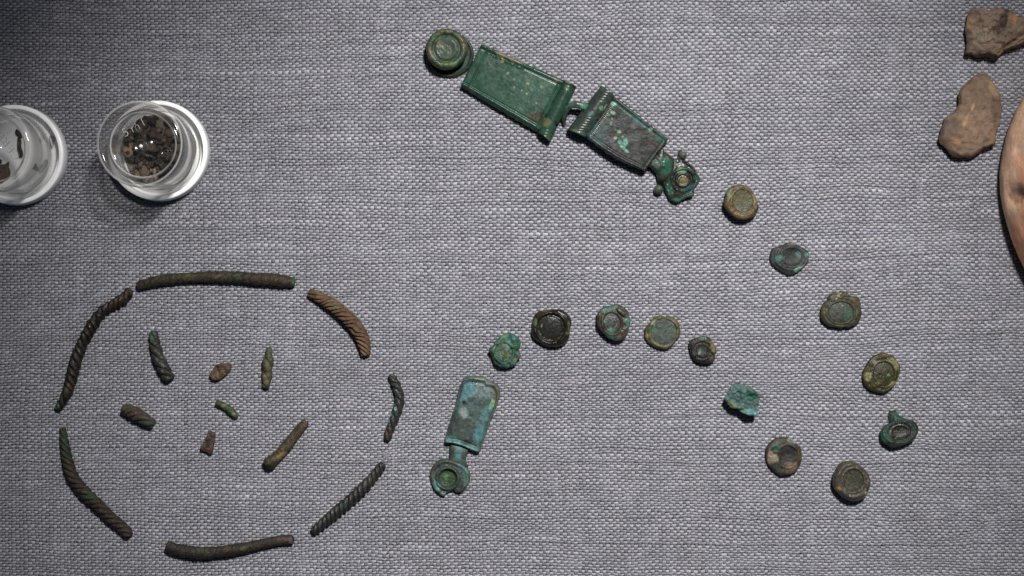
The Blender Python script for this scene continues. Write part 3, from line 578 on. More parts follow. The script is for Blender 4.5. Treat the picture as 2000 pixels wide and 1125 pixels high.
# neck and disc
mn = md
relief(r, 'neck', Q((905,545),(905,590),(950,625),(1000,665),(1000,760),(930,850),(870,850),(845,780),(790,725),(760,740),(830,640)), 1080 + 890 / 4.1656, 150 + 690 / 4.1656, lambda X, Y, RH: .34 - .05 * RH ** 2 - .0012 * np.clip(X - 1290, 0, 50), mn, c(62, 70, 62), pt(1080,150,4.1656,(840,700,30,50,-40,c(110,130,115),.6),(920,700,60,40,30,c(38,110,84),.9),(920,770,40,40,0,c(40,115,88),.8)), z_bot=.12, foot=.9, foot_z=.1, seed=57, jit=.01, rough_amp=.01, edge=.2)
dc = (1080 + 1062 / 4.1656, 150 + 835 / 4.1656)
def hdisc(X, Y, RH):
    d = np.hypot((X - dc[0]), (Y - dc[1])) * 4.1656
    h = .26 - .05 * RH ** 3 + .05 * np.exp(-((d - 92) / 9) ** 2) + .035 * np.exp(-((d - 52) / 8) ** 2) + .05 * np.exp(-(d / 34) ** 2) - .03 * np.exp(-((d - 74) / 8) ** 2)
    h = h + .04 * np.exp(-((RH - .9) / .07) ** 2) * (X > dc[0])
    return h
relief(r, 'ring_disc', Q((1000,658),(1080,668),(1150,718),(1190,785),(1210,832),(1165,900),(1155,960),(1095,985),(1060,1000),(1010,1022),(960,995),(925,930),(905,880),(900,800),(940,700)), dc[0] , dc[1], hdisc, mn, c(62, 66, 58), pt(1080,150,4.1656,(1050,760,38,30,0,c(120,160,110),.9),(1065,840,38,40,0,c(130,120,75),.9),(1120,900,60,30,-30,c(45,100,95),.7),(1090,740,50,14,30,c(45,105,100),.7),(950,900,30,60,0,c(45,120,95),.6),(1180,800,20,70,0,c(50,105,85),.7),(1100,975,60,16,-20,c(60,130,105),.8),(1000,1000,40,20,0,c(55,125,100),.8),(990,680,30,20,0,c(130,110,85),.7),(920,780,40,60,0,c(35,105,80),.7)), z_bot=.08, foot=.9, foot_z=.02, seed=59, jit=.02, rough_amp=.02, na=120, nr=40)
for (kx, ky, kr, kc) in ((1066, 632, 36, c(112, 128, 112)), (868, 912, 40, c(100, 130, 98))):
    q = Q((kx, ky))[0]
    relief(r, 'knob', circ(q[0], q[1], kr / 4.1656, kr / 4.1656, 16, .03, kx), q[0], q[1], lambda X, Y, RH: .10 + .20 * np.sqrt(np.clip(1 - RH ** 2 * .95, 0, 1)), md, kc, [(q[0] + 3, q[1] + 2, 4, 4, 0, c(50, 45, 35), .5)], z_bot=.08, foot=.7, foot_z=.02, seed=int(kx), na=40, nr=14, edge=.1, jit=.03)
relief(r, 'knob_stalk', Q((1035,585),(1060,590),(1075,630),(1050,680),(1020,690),(1030,640)), 1080 + 1045 / 4.1656, 150 + 640 / 4.1656, lambda X, Y, RH: .22 - .06 * RH ** 2, md, c(84, 88, 76), [], z_bot=.06, foot=.8, seed=60, na=40, nr=10, edge=.3)

OBJ_K = 0.42
# ================================================================ tongue-shaped strap end
R4 = lambda *p: crop(800, 700, 3.75, p)
ms = surface('turquoise_patina', tuple(c(120, 132, 122)), .35, 11, .42, .55, .5, dirt=(.02, .02, .018), dirt_amt=.7)
r = thing('strap_end', 'tongue-shaped turquoise strap end with rounded top and a ringed green disc below', 'strap end', 915, 850, ZC - .01, .22)
sc_ = (800 + 455 / 3.75, 700 + 410 / 3.75)
out = R4((440,127),(500,132),(560,143),(572,172),(590,170),(630,178),(657,212),(664,262),(650,320),(630,375),(600,450),(570,530),(540,620),(512,692),(497,696),(440,674),(380,648),(310,630),(252,624),(262,580),(285,490),(315,400),(340,320),(362,220),(385,165),(405,140))
def hstrap(X, Y, RH):
    return .20 + .04 * np.exp(-((RH - .93) / .045) ** 2) - .03 * np.exp(-((RH - .83) / .03) ** 2) + .02 * sstep(.9, .2, RH) + .012 * fbm(X * .06, Y * .06, 0, 63, 3)
ps = pt(800, 700, 3.75, (430,240,60,90,15,c(86,140,145),.8),(560,230,80,60,10,c(118,138,138),.75),(620,220,35,60,-10,c(112,112,88),.7),(635,290,25,60,15,c(105,105,70),.7),(600,340,18,45,20,c(150,190,135),.9),(395,400,38,50,0,c(135,150,145),.95),(400,322,18,16,0,c(40,44,42),.95),(450,300,35,20,-30,c(50,60,60),.8),(330,490,60,110,15,c(66,72,70),.75),(420,540,90,90,10,c(74,84,80),.7),(500,420,70,50,30,c(66,80,76),.7),(510,560,50,90,18,c(80,140,145),.8),(440,470,90,30,20,c(72,80,76),.6),(560,400,40,90,20,c(84,140,140),.7),(300,590,70,25,15,c(88,140,135),.8),(420,650,110,16,18,c(95,150,145),.8),(380,200,14,70,12,c(64,70,64),.7),(520,150,60,10,6,c(150,160,120),.8),(430,610,40,24,0,c(40,46,42),.8),(560,540,14,120,20,c(108,108,84),.6))
relief(r, 'tongue', out, sc_[0], sc_[1], hstrap, ms, c(88, 116, 112), ps, z_bot=.04, foot=.97, foot_z=.02, seed=61, jit=.006, rough_amp=.008, na=200, nr=60, edge=.05, fscale=.13)
relief(r, 'neck', R4((300,628),(430,664),(424,700),(410,760),(430,800),(340,810),(262,790),(285,730)), 800 + 352 / 3.75, 700 + 715 / 3.75, lambda X, Y, RH: .165 - .04 * RH ** 3, ms, c(76, 92, 88), pt(800,700,3.75,(350,700,30,60,10,c(84,135,135),.8),(300,700,20,60,10,c(60,58,50),.7)), z_bot=.03, foot=.95, foot_z=.01, seed=64, jit=.01, na=72, nr=16, edge=.15)
dc2 = (800 + 290 / 3.75, 700 + 872 / 3.75)
ringc = (800 + 278 / 3.75, 700 + 880 / 3.75)
def hd2(X, Y, RH):
    d = np.hypot(X - ringc[0], Y - ringc[1]) * 3.75
    a = np.arctan2(Y - ringc[1], X - ringc[0])
    h = .13 + .09 * np.exp(-((d - 78) / 13) ** 2) - .06 * sstep(72, 52, d) + .05 * np.exp(-((RH - .86) / .10) ** 2) * np.where((a > .9) & (a < 1.7), 0, 1)
    return h
relief(r, 'ring_disc', R4((148,850),(155,810),(175,780),(215,748),(250,738),(290,738),(340,756),(395,780),(425,810),(443,850),(440,900),(422,940),(400,975),(375,992),(335,985),(325,965),(285,985),(268,995),(260,1018),(225,1008),(185,975),(160,930),(150,890)), dc2[0], dc2[1], hd2, ms, c(76, 88, 80), pt(800,700,3.75,(278,880,66,66,0,c(62,92,56),1),(255,870,30,20,20,c(85,130,80),.7),(300,900,25,20,0,c(40,75,40),.7),(190,940,50,40,45,c(98,150,145),.8),(240,1000,30,14,30,c(115,160,130),.8),(410,870,25,80,0,c(92,130,115),.8),(380,800,50,20,40,c(90,140,140),.7),(200,790,50,30,-40,c(76,76,70),.7),(165,870,14,40,0,c(105,105,85),.6),(385,965,30,25,0,c(55,60,45),.7)), z_bot=.03, foot=.92, foot_z=.01, seed=65, jit=.02, rough_amp=.015, na=140, nr=46)

OBJ_K = 0.36
# ================================================================ twisted ring fragments
gr = 'pieces of a twisted bronze ring laid out in a circle'
OBJ_K = 0.33; PATCH_K = 1.1
def ring_piece(label, line, rad, mat, base, patches, **kw):
    L = np.array(line); grp = kw.pop('group', gr); nm = kw.pop('name', 'twisted_ring_piece')
    r = thing(nm, label, 'ring fragment', L[:, 0].mean(), L[:, 1].mean(), ZC - .02, .16, grp)
    rope(r, 'wire', line, rad, mat, base, patches, **kw); return r
K4 = lambda *p: crop(80, 510, 3.409, p)
K5 = lambda *p: crop(400, 510, 2.96, p)
K6 = lambda *p: crop(80, 780, 3.408, p)
K7 = lambda *p: crop(440, 780, 3.408, p)
mw = surface('dark_wire_patina', tuple(c(80, 70, 55)), .4, 12, .5, .7, .45, rough_var=.3)
mw2 = surface('rough_wire_patina', tuple(c(95, 92, 60)), .5, 13, .6, .9, .4)
mw3 = surface('brown_wire_patina', tuple(c(150, 115, 85)), .5, 12, .65, .8, .35)
ring_piece('long dark shiny twisted piece curving down the left side of the circle', K4((597,190),(555,245),(490,285),(420,325),(365,390),(315,475),(270,560),(235,660),(205,780),(168,890),(108,990)), [9,12,10.5,11,12,11.5,12,12,11.5,10,8], mw, c(56,48,44), pt(80,510,3.409,(520,270,70,40,-30,c(84,64,48),.7),(470,300,40,40,0,c(70,54,42),.6),(110,970,25,25,0,c(52,130,80),.9),(170,860,15,25,0,c(60,120,70),.7),(200,830,40,60,20,c(92,72,48),.7),(600,200,25,25,0,c(90,75,50),.7),(250,640,60,80,20,c(64,58,56),.6)), strands=3, pitch=42, depth=.34, hand=1, seed=71)
ring_piece('long thick crusted dark green-brown piece along the top of the circle', [(268,559),(300,550),(344,544),(400,541),(440,541),(468,542),(500,545),(530,546),(556,549),(576,552)], [9,10.5,10.5,10.5,11,12,11.5,12,12.5,10], mw2, c(80,72,54), pt(400,510,2.96,(-90,95,40,20,0,c(108,110,52),.6),(520,120,18,25,0,c(70,130,82),.95),(200,90,60,30,0,c(58,80,60),.6),(75,90,20,14,0,c(135,125,75),.7),(330,100,120,30,0,c(86,66,48),.6),(-260,110,200,50,0,c(64,66,46),.5)), strands=3, pitch=50, depth=.13, hand=1, seed=73, rough_amp=.16)
ring_piece('brown deeply twisted piece at the upper right of the circle', K5((600,178),(670,212),(750,262),(825,325),(885,395),(920,465),(932,548)), [8.5,12,13.5,14,14,13.5,9.5], mw3, c(140,106,80), pt(400,510,2.96,(760,250,50,30,40,c(140,128,90),.7),(620,180,40,30,20,c(110,90,64),.7),(930,550,20,16,0,c(100,90,64),.8),(900,500,60,60,0,c(158,116,84),.7),(760,262,18,12,0,c(105,120,85),.7)), strands=6, pitch=70, depth=.44, hand=1, seed=75, rough_amp=.07)
ring_piece('bent black piece dotted with turquoise on the right of the circle', K5((1072,655),(1108,720),(1128,800),(1108,880),(1076,960),(1052,1035)), [6.5,9.5,10,10.5,9,8], surface('black_dotted_patina', tuple(c(60,90,88)), .4, 12, .45, .7, .5), c(66,68,66), pt(400,510,2.96,(1078,650,24,16,0,c(80,125,115),.8),(1103,850,8,10,0,c(120,205,195),1),(1078,885,9,7,0,c(120,205,195),1),(1062,922,8,10,0,c(120,205,195),1),(1090,872,5,6,0,c(110,190,180),1),(1108,820,5,8,0,c(110,190,180),.9),(1060,990,35,35,0,c(92,70,56),.85),(1110,760,30,40,0,c(70,82,78),.6)), strands=3, pitch=52, depth=.34, hand=1, seed=77)
ring_piece('straight evenly twisted blackish piece at the lower right of the circle', K7((1052,428),(960,545),(850,655),(720,765),(582,885)), [9,11.5,12,11.5,9], surface('even_twist_patina', tuple(c(60,84,80)), .4, 12, .45, .6, .5), c(72,70,66), pt(440,780,3.408,(1060,425,24,24,0,c(50,80,72),.7),(640,840,40,40,0,c(54,70,74),.7),(960,520,80,60,0,c(82,78,70),.6),(800,700,30,30,0,c(60,84,84),.6)), strands=3, pitch=36, depth=.36, hand=1, seed=79, rough_amp=.05)
ring_piece('thick dark brown piece with yellowish specks along the bottom of the circle', [(325,1066),(350,1074),(391,1079),(426,1078),(455,1074),(478,1070),(522,1060),(550,1055),(573,1054)], [10.5,12,12.5,11.5,11,10.5,9.5,9.5,9], mw2, c(74,66,56), pt(440,780,3.408,(130,985,30,20,0,c(112,112,54),.8),(20,990,30,18,0,c(110,100,50),.7),(400,930,60,20,0,c(112,92,76),.8),(-150,990,40,24,0,c(88,96,54),.7),(-280,980,60,30,0,c(60,56,46),.5),(440,940,16,24,0,c(125,115,105),.8)), strands=5, pitch=40, depth=.07, hand=1, seed=81, rough_amp=.13)
ring_piece('long twisted brown-green piece at the lower left of the circle', K6((142,190),(155,280),(178,400),(212,510),(288,612),(380,700),(470,790),(555,862),(592,912)), [6.5,9,11,11.5,12.5,12,11.5,11.5,10], mw2, c(82,72,60), pt(80,780,3.408,(150,250,30,50,0,c(62,92,58),.8),(145,195,20,20,0,c(108,86,54),.8),(200,340,40,60,0,c(52,78,56),.7),(340,640,50,25,35,c(66,96,56),.8),(450,740,110,70,45,c(78,64,56),.6),(560,870,60,50,0,c(96,78,66),.6),(180,500,60,60,0,c(76,68,56),.5)), strands=4, pitch=54, depth=.36, hand=1, seed=83, rough_amp=.12)
g2 = 'small twisted fragments lying inside the circle'
ring_piece('curved dark grey fragment with a green top end, inside the circle at left', K4((750,462),(758,545),(785,640),(825,725),(862,792)), [8,11,12,12.5,12], surface('grey_fragment_patina', tuple(c(70,90,78)), .35, 12, .5, .7, .5), c(72,72,66), pt(80,510,3.409,(735,490,24,50,0,c(76,118,92),.8),(820,700,12,12,0,c(130,130,90),.7),(800,640,40,30,0,c(92,96,90),.5),(860,790,40,30,0,c(66,74,66),.6)), strands=3, pitch=66, depth=.36, hand=1, seed=85, group=g2, name='twisted_fragment')
ring_piece('short thick brown-grey twisted fragment below the curved grey one', K4((540,985),(600,1000),(680,1045),(752,1092)), [11,13,13,10], mw2, c(98,84,72), pt(80,510,3.409,(700,1060,60,50,30,c(78,88,70),.6),(745,1090,40,30,0,c(66,98,84),.7),(560,970,50,30,0,c(84,84,66),.5),(650,1000,70,24,30,c(112,88,76),.6)), strands=4, pitch=62, depth=.36, hand=1, seed=87, group=g2, name='twisted_fragment')
ring_piece('pale olive upright twisted fragment tapering to a green tip', K5((371,500),(368,560),(362,640),(356,700),(350,735)), [5,10.5,11.5,9.5,7.5], surface('pale_olive_patina', tuple(c(150,140,100)), .5, 13, .55, .8, .4), c(106,102,76), pt(400,510,2.96,(370,520,25,50,0,c(82,106,62),.8),(355,660,30,18,-20,c(160,145,110),.8),(350,700,30,14,-20,c(150,132,100),.7),(350,735,25,14,0,c(84,84,66),.6)), strands=2, pitch=52, depth=.36, hand=1, seed=89, group=g2, name='twisted_fragment')
ring_piece('thin short green rod fragment near the middle of the circle', K5((62,818),(100,833),(145,862),(185,905)), [6.5,7.2,7.5,6], surface('green_rod_patina', tuple(c(150,135,85)), .6, 12, .55, .8, .4), c(76,100,66), pt(400,510,2.96,(65,820,20,20,0,c(96,98,56),.8),(105,835,20,14,0,c(160,128,86),.8),(140,870,40,20,40,c(62,130,78),.6),(170,885,10,10,0,c(170,150,100),.9),(185,905,14,14,0,c(120,100,66),.7)), strands=2, pitch=60, depth=.10, hand=1, seed=91, group=g2, name='rod_fragment')
# straight rod with a bulbous end
rr_ = thing('rod_fragment', 'straight flat brown rod fragment with a dark knobbed lower end', 'ring fragment', 440 + 405/3.408, 780 + 300/3.408, ZC - .01, .2)
mr_ = surface('brown_rod_patina', tuple(c(160, 130, 85)), .5, 12, .5, .8, .45)
rope(rr_, 'wire', K7((536,148),(480,215),(410,305),(340,385),(275,440)), [8, 9.5, 10.5, 11.5, 14], mr_, c(100,84,64), pt(440,780,3.408,(275,450,40,40,0,c(50,42,34),.8),(420,260,60,30,-50,c(84,78,66),.7),(470,200,40,20,-50,c(70,66,56),.7),(385,375,35,26,-45,c(178,146,88),.9),(500,250,40,12,-50,c(150,122,80),.8),(540,160,30,24,0,c(128,104,74),.7)), strands=2, pitch=900, depth=.16, seed=93, rough_amp=.12, taper=(.9, .7), z0=.03)
def lump(name, label, outline, hmax, mat, base, patches, seed, cat='fragment', facet=.06, group=None, na=72, nr=22, rs=.16, jit=.05, edge=.12, fs=.05):
    P = np.array(outline); cx, cy = P[:, 0].mean(), P[:, 1].mean()
    r = thing(name, label, cat, cx, cy, ZC - .01, hmax, group)
    def hf(X, Y, RH):
        rid = 1 - np.abs(fbm(X * fs, Y * fs, 0, seed + 2, 4, .55)) * 2
        return hmax * (.78 + .22 * (1 - RH ** 2)) + facet * rid + facet * .5 * fbm(X * rs, Y * rs, 0, seed + 8, 4, .6)
    relief(r, 'body', outline, cx, cy, hf, mat, base, patches, z_bot=hmax * .35, foot=.82, foot_z=.0, seed=seed, jit=jit, na=na, nr=nr, edge=edge, rough_amp=.0)
    return r
lump('corroded_fragment', 'small reddish brown angular lump inside the circle', K5((25,660),(40,630),(65,598),(100,590),(152,592),(150,625),(125,655),(90,685),(60,692),(35,685)), .17, mw3, c(128,98,76), pt(400,510,2.96,(110,600,40,20,0,c(112,80,62),.7),(60,655,30,25,0,c(146,120,92),.7),(110,640,10,10,0,c(170,140,80),.8)), 95, group='small corroded lumps inside the circle')
lump('corroded_fragment', 'small wedge-shaped brown sliver below the green rod', K6((1118,205),(1140,215),(1160,226),(1155,270),(1148,320),(1135,370),(1095,355),(1060,335),(1066,302),(1092,270),(1105,235)), .15, mw3, c(116,94,80), pt(80,780,3.408,(1125,325,14,12,0,c(150,112,80),.9),(1105,300,8,30,0,c(60,45,36),.8),(1085,330,30,14,10,c(100,70,50),.7)), 97, group='small corroded lumps inside the circle')

# ================================================================ pottery sherds and pot
OBJ_K = 0.72
msh = surface('fired_clay', tuple(c(150, 105, 72)), .25, 4.5, .85, 1.0, .2, dirt=(.05, .035, .025), dirt_amt=.4, bump_dist=.04, vary=.3)
K8 = lambda *p: crop(1740, 0, 3.409, p)
lump('pottery_sherd', 'rough grey-brown clay lump with a deep diagonal crack, cut by the top right edge', K8((540,55),(600,52),(680,60),(740,42),(800,55),(838,78),(850,100),(900,105),(960,150),(975,220),(930,270),(880,295),(800,322),(755,345),(718,382),(640,368),(590,372),(550,358),(508,352),(525,270),(510,200),(520,120)), .42, msh, c(122,102,86),
     pt(1740,0,3.409,(745,130,35,90,25,c(48,42,38),.85),(700,200,30,50,0,c(60,52,46),.7),(830,110,22,60,25,c(165,110,68),.7),(620,130,100,60,0,c(120,98,84),.6),(600,240,90,60,0,c(132,116,102),.6),(560,330,50,30,10,c(118,102,88),.6),(820,250,90,20,-35,c(88,74,62),.7),(535,140,16,60,0,c(150,112,84),.6)), 101, cat='sherd', facet=.14, na=140, nr=50, fs=.03)
lump('pottery_sherd', 'larger flat brown clay lump shaped like a foot, beside the round pot', K8((600,478),(660,500),(700,550),(740,620),(755,700),(742,800),(722,860),(710,960),(620,1000),(560,1040),(480,1055),(420,1030),(370,980),(335,930),(340,880),(370,790),(430,740),(465,690),(465,620),(500,560),(550,520)), .40, msh, c(120,98,80),
     pt(1740,0,3.409,(560,850,120,120,0,c(134,108,88),.7),(500,790,14,70,25,c(165,132,95),.7),(540,720,12,40,20,c(165,132,95),.7),(700,700,50,100,10,c(92,76,62),.7),(400,850,60,70,0,c(98,84,72),.7),(440,940,40,26,30,c(158,118,82),.7),(690,600,30,60,-20,c(150,122,92),.6),(690,900,30,60,20,c(135,102,72),.6),(580,560,70,60,0,c(104,86,70),.6),(735,820,12,40,0,c(170,135,85),.8),(690,780,20,70,0,c(88,70,58),.5)), 103, cat='sherd', facet=.06, na=150, nr=50, fs=.028)
OBJ_K = 2.7
def pot():
    R0 = 4.17; zc = 3.6
    w = (17.76, 2.92)
    r = link(bpy.data.objects.new('clay_pot', None)); r.location = (w[0], w[1], ZC - .02)
    r['label'] = 'round brown clay pot with orange patches, cut by the right edge'; r['category'] = 'pot'
    prof = [(3.9, .12), (4.1, 0), (4.35, .02), (4.5, .2), (4.56, .6), (4.52, 1.1), (4.38, 1.8), (4.1, 2.6), (3.6, 3.4), (2.9, 4.05), (2.2, 4.4), (1.9, 4.5), (1.8, 4.7), (1.85, 4.85), (1.6, 4.88), (1.5, 4.6), (.8, 4.55), (0, 4.55)]
    P, _ = spline([(a, b) for a, b in prof], 150)
    na = 260; T = np.arange(na) / na * 2 * PI
    RR, TT = np.meshgrid(P[:, 0], T, indexing='ij'); ZZ = np.repeat(P[:, 1][:, None], na, 1)
    RR = np.maximum(RR, 0); X = RR * np.cos(TT); Y = RR * np.sin(TT)
    n3 = fbm(X * .8, Y * .8, ZZ * .8, 111, 4); n4 = fbm(X * 3, Y * 3, ZZ * 3, 112, 4, .6)
    # a chipped hollow on the flank
    chip = np.exp(-(((X + 4.45) / .5) ** 2 + ((Y + .45) / .28) ** 2 + ((ZZ - 1.2) / .5) ** 2) * 1.2)
    f = 1 + .012 * n3 + .004 * n4 - .035 * chip
    X *= f; Y *= f
    V = np.stack([X, Y, ZZ], -1).reshape(-1, 3)
    F = []
    for i in range(len(P) - 1):
        for j in range(na):
            j2 = (j + 1) % na; F.append((i * na + j, i * na + j2, (i + 1) * na + j2, (i + 1) * na + j))
    n5 = fbm(X * .55, Y * .55, ZZ * .55, 113, 4).ravel()
    base = np.tile(c(148, 116, 92), (len(V), 1)); o = sstep(.08, .28, n5)[:, None]
    col = base * (1 - o) + c(158, 108, 78)[None] * o
    d = sstep(.1, .35, fbm(X * 1.1, Y * 1.1, ZZ * 1.1, 117, 3).ravel())[:, None] * .35
    col = col * (1 - d) + c(110, 94, 80)[None] * d
    for (yy, rr2, cl) in ((1.75, .5, c(180, 105, 62)), (-.3, .35, c(175, 98, 56)), (-.62, .16, c(190, 120, 82)), (-1.75, .3, c(60, 50, 42)), (.55, .5, c(120, 104, 90))):
        ang = math.asin(yy / 4.3); cx_, cy_ = -4.3 * math.cos(ang) + .25, yy
        dd = np.sqrt((V[:, 0] - cx_) ** 2 + (V[:, 1] - cy_) ** 2 + ((V[:, 2] - 1.6) * .5) ** 2) / rr2 + .5 * fbm(V[:, 0] * 4, V[:, 1] * 4, V[:, 2] * 4, 118, 3)
        mk = (1 - sstep(.6, 1.1, dd))[:, None] * .85; col = col * (1 - mk) + cl[None] * mk
    cm = (chip.ravel() > .45)[:, None] * .8
    col = col * (1 - cm) + c(90, 66, 50)[None] * cm
    mp_ = surface('pot_clay', tuple(c(150, 105, 72)), .15, 3.5, .75, .8, .25, dirt=(.06, .045, .035), dirt_amt=.35, bump_dist=.03, vary=.2)
    mesh_obj('body', V, F, mp_, r, col, True)
pot()

OBJ_K = 0.62
# ================================================================ plastic vials, upside down on their caps
def clear_mat():
    m = bpy.data.materials.new('clear_plastic'); m.use_nodes = True; t = m.node_tree; L = t.links
    for n in list(t.nodes):
        if n.type != 'OUTPUT_MATERIAL': t.nodes.remove(n)
    out = [n for n in t.nodes if n.type == 'OUTPUT_MATERIAL'][0]
    tr = nn(t, 'ShaderNodeBsdfTransparent'); tr.inputs[0].default_value = (.975, .972, .965, 1)
    gl = nn(t, 'ShaderNodeBsdfGlossy'); gl.inputs['Roughness'].default_value = .10; gl.inputs[0].default_value = (.95, .95, .95, 1)
    dd = nn(t, 'ShaderNodeBsdfDiffuse'); dd.inputs[0].default_value = (.30, .295, .285, 1)
    tl = nn(t, 'ShaderNodeBsdfTranslucent'); tl.inputs[0].default_value = (.80, .79, .77, 1)
    df = nn(t, 'ShaderNodeMixShader'); df.inputs[0].default_value = .6; L.new(dd.outputs[0], df.inputs[1]); L.new(tl.outputs[0], df.inputs[2])
    fr = nn(t, 'ShaderNodeFresnel'); fr.inputs[0].default_value = 1.45
    lw = nn(t, 'ShaderNodeLayerWeight', Blend=.35)
    tc = nn(t, 'ShaderNodeTexCoord'); nz = nn(t, 'ShaderNodeTexNoise', Scale=5.0, Detail=5.0); L.new(tc.outputs['Object'], nz.inputs['Vector'])
    mrn = nn(t, 'ShaderNodeMapRange'); mrn.inputs[1].default_value = .35; mrn.inputs[2].default_value = .75; mrn.inputs[3].default_value = .0; mrn.inputs[4].default_value = .022; L.new(nz.outputs[0], mrn.inputs[0])
    ml = nn(t, 'ShaderNodeMath'); ml.operation = 'MULTIPLY_ADD'; pw = nn(t, 'ShaderNodeMath'); pw.operation = 'POWER'; pw.inputs[1].default_value = 2.2; L.new(lw.outputs['Facing'], pw.inputs[0]); L.new(pw.outputs[0], ml.inputs[0]); ml.inputs[1].default_value = 1.35; ml.use_clamp = True; L.new(mrn.outputs[0], ml.inputs[2])
    m1 = nn(t, 'ShaderNodeMixShader'); L.new(ml.outputs[0], m1.inputs[0]); L.new(tr.outputs[0], m1.inputs[1]); L.new(df.outputs[0], m1.inputs[2])
    m2 = nn(t, 'ShaderNodeMixShader'); lf = nn(t, 'ShaderNodeLayerWeight', Blend=.5); f5 = nn(t, 'ShaderNodeMath'); f5.operation = 'POWER'; f5.inputs[1].default_value = 5.0; L.new(lf.outputs['Facing'], f5.inputs[0])
    fm = nn(t, 'ShaderNodeMath'); fm.operation = 'MULTIPLY_ADD'; fm.inputs[1].default_value = .9; fm.inputs[2].default_value = .035; L.new(f5.outputs[0], fm.inputs[0]); L.new(fm.outputs[0], m2.inputs[0]); L.new(m1.outputs[0], m2.inputs[1]); L.new(gl.outputs[0], m2.inputs[2])
    L.new(m2.outputs[0], out.inputs[0]); return m
CLEAR = clear_mat()
def frosted():
    m, t, b = nt('frosted_plastic_rim'); L = t.links
    b.inputs['Base Color'].default_value = (.80, .80, .80, 1); b.inputs['Roughness'].default_value = .18
    tr = nn(t, 'ShaderNodeBsdfTransparent'); mx = nn(t, 'ShaderNodeMixShader'); mx.inputs[0].default_value = .20
    out = [n for n in t.nodes if n.type == 'OUTPUT_MATERIAL'][0]
    L.new(tr.outputs[0], mx.inputs[1]); L.new(b.outputs[0], mx.inputs[2]); L.new(mx.outputs[0], out.inputs[0]); return m
FROST = frosted()
mcap, t_, b_ = nt('white_cap_plastic'); b_.inputs['Base Color'].default_value = (.80, .80, .80, 1); b_.inputs['Roughness'].default_value = .35
b_.inputs['Subsurface Weight'].default_value = .15; b_.inputs['Subsurface Radius'].default_value = (.1, .1, .1)
_n = nn(t_, 'ShaderNodeTexNoise', Scale=3.0, Detail=6.0); _tc = nn(t_, 'ShaderNodeTexCoord'); t_.links.new(_tc.outputs['Object'], _n.inputs['Vector'])
_r = nn(t_, 'ShaderNodeValToRGB'); _r.color_ramp.elements[0].position = .3; _r.color_ramp.elements[0].color = (.80, .80, .82, 1); _r.color_ramp.elements[1].position = .6; _r.color_ramp.elements[1].color = (.88, .88, .87, 1)
t_.links.new(_n.outputs[0], _r.inputs[0]); t_.links.new(_r.outputs[0], b_.inputs['Base Color'])
def lathe(name, prof, mat, parent, na=128, close=True, notch=None, fine=True):
    P = np.array(prof, float)
    T = np.arange(na) / na * 2 * PI
    V = np.stack([(P[:, 0][:, None] * np.cos(T)), (P[:, 0][:, None] * np.sin(T)), np.repeat(P[:, 1][:, None], na, 1)], -1)
    if notch:
        a0, w_, dz, rmin = notch
        dd = np.abs((T - a0 + PI) % (2 * PI) - PI) < w_
        for i in range(len(P)):
            if P[i, 0] > rmin: V[i, dd, 2] = np.maximum(V[i, dd, 2] - dz, .02)
    V = V.reshape(-1, 3); F = []
    n = len(P)
    for i in range(n if close else n - 1):
        i2 = (i + 1) % n
        for j in range(na):
            j2 = (j + 1) % na; F.append((i * na + j, i * na + j2, i2 * na + j2, i2 * na + j))
    return mesh_obj(name, V, F, mat, parent, None, True)
def ringmesh(name, cx, cy, z, r, tube, mat, parent, n=40, k=10):
    V = []; F = []
    for i in range(n):
        a = i / n * 2 * PI
        for j in range(k):
            b = j / k * 2 * PI; q = r + tube * math.cos(b); V.append((cx + q * math.cos(a), cy + q * math.sin(a), z + tube * .6 * math.sin(b)))
    for i in range(n):
        for j in range(k): F.append((i * k + j, ((i + 1) % n) * k + j, ((i + 1) % n) * k + (j + 1) % k, i * k + (j + 1) % k))
    return mesh_obj(name, V, F, mat, parent, None, True)
mtext, tt_, bb_ = nt('moulded_lettering'); bb_.inputs['Base Color'].default_value = (.72, .72, .70, 1); bb_.inputs['Roughness'].default_value = .3
mtext2, tt_, bb_ = nt('faint_moulded_lettering'); bb_.inputs['Base Color'].default_value = (.22, .22, .23, 1); bb_.inputs['Roughness'].default_value = .4
def letters(text, size, x, y, z, ang, mat, parent, off=0.0, sp=1.0, name='raised_letter'):
    cu = bpy.data.curves.new('tmp_text', 'FONT'); cu.body = text; cu.size = size; cu.extrude = .008; cu.align_x = 'CENTER'; cu.align_y = 'CENTER'; cu.offset = off; cu.space_character = sp
    o = bpy.data.objects.new('tmp_text', cu); scene.collection.objects.link(o)
    dg = bpy.context.evaluated_depsgraph_get(); dg.update()
    me = bpy.data.meshes.new_from_object(o.evaluated_get(dg)); me.name = name
    bpy.data.objects.remove(o); bpy.data.curves.remove(cu)
    me.materials.clear(); me.materials.append(mat)
    q = link(bpy.data.objects.new(name, me), parent); q.location = (x, y, z); q.rotation_euler = (0, 0, math.radians(ang)); return q
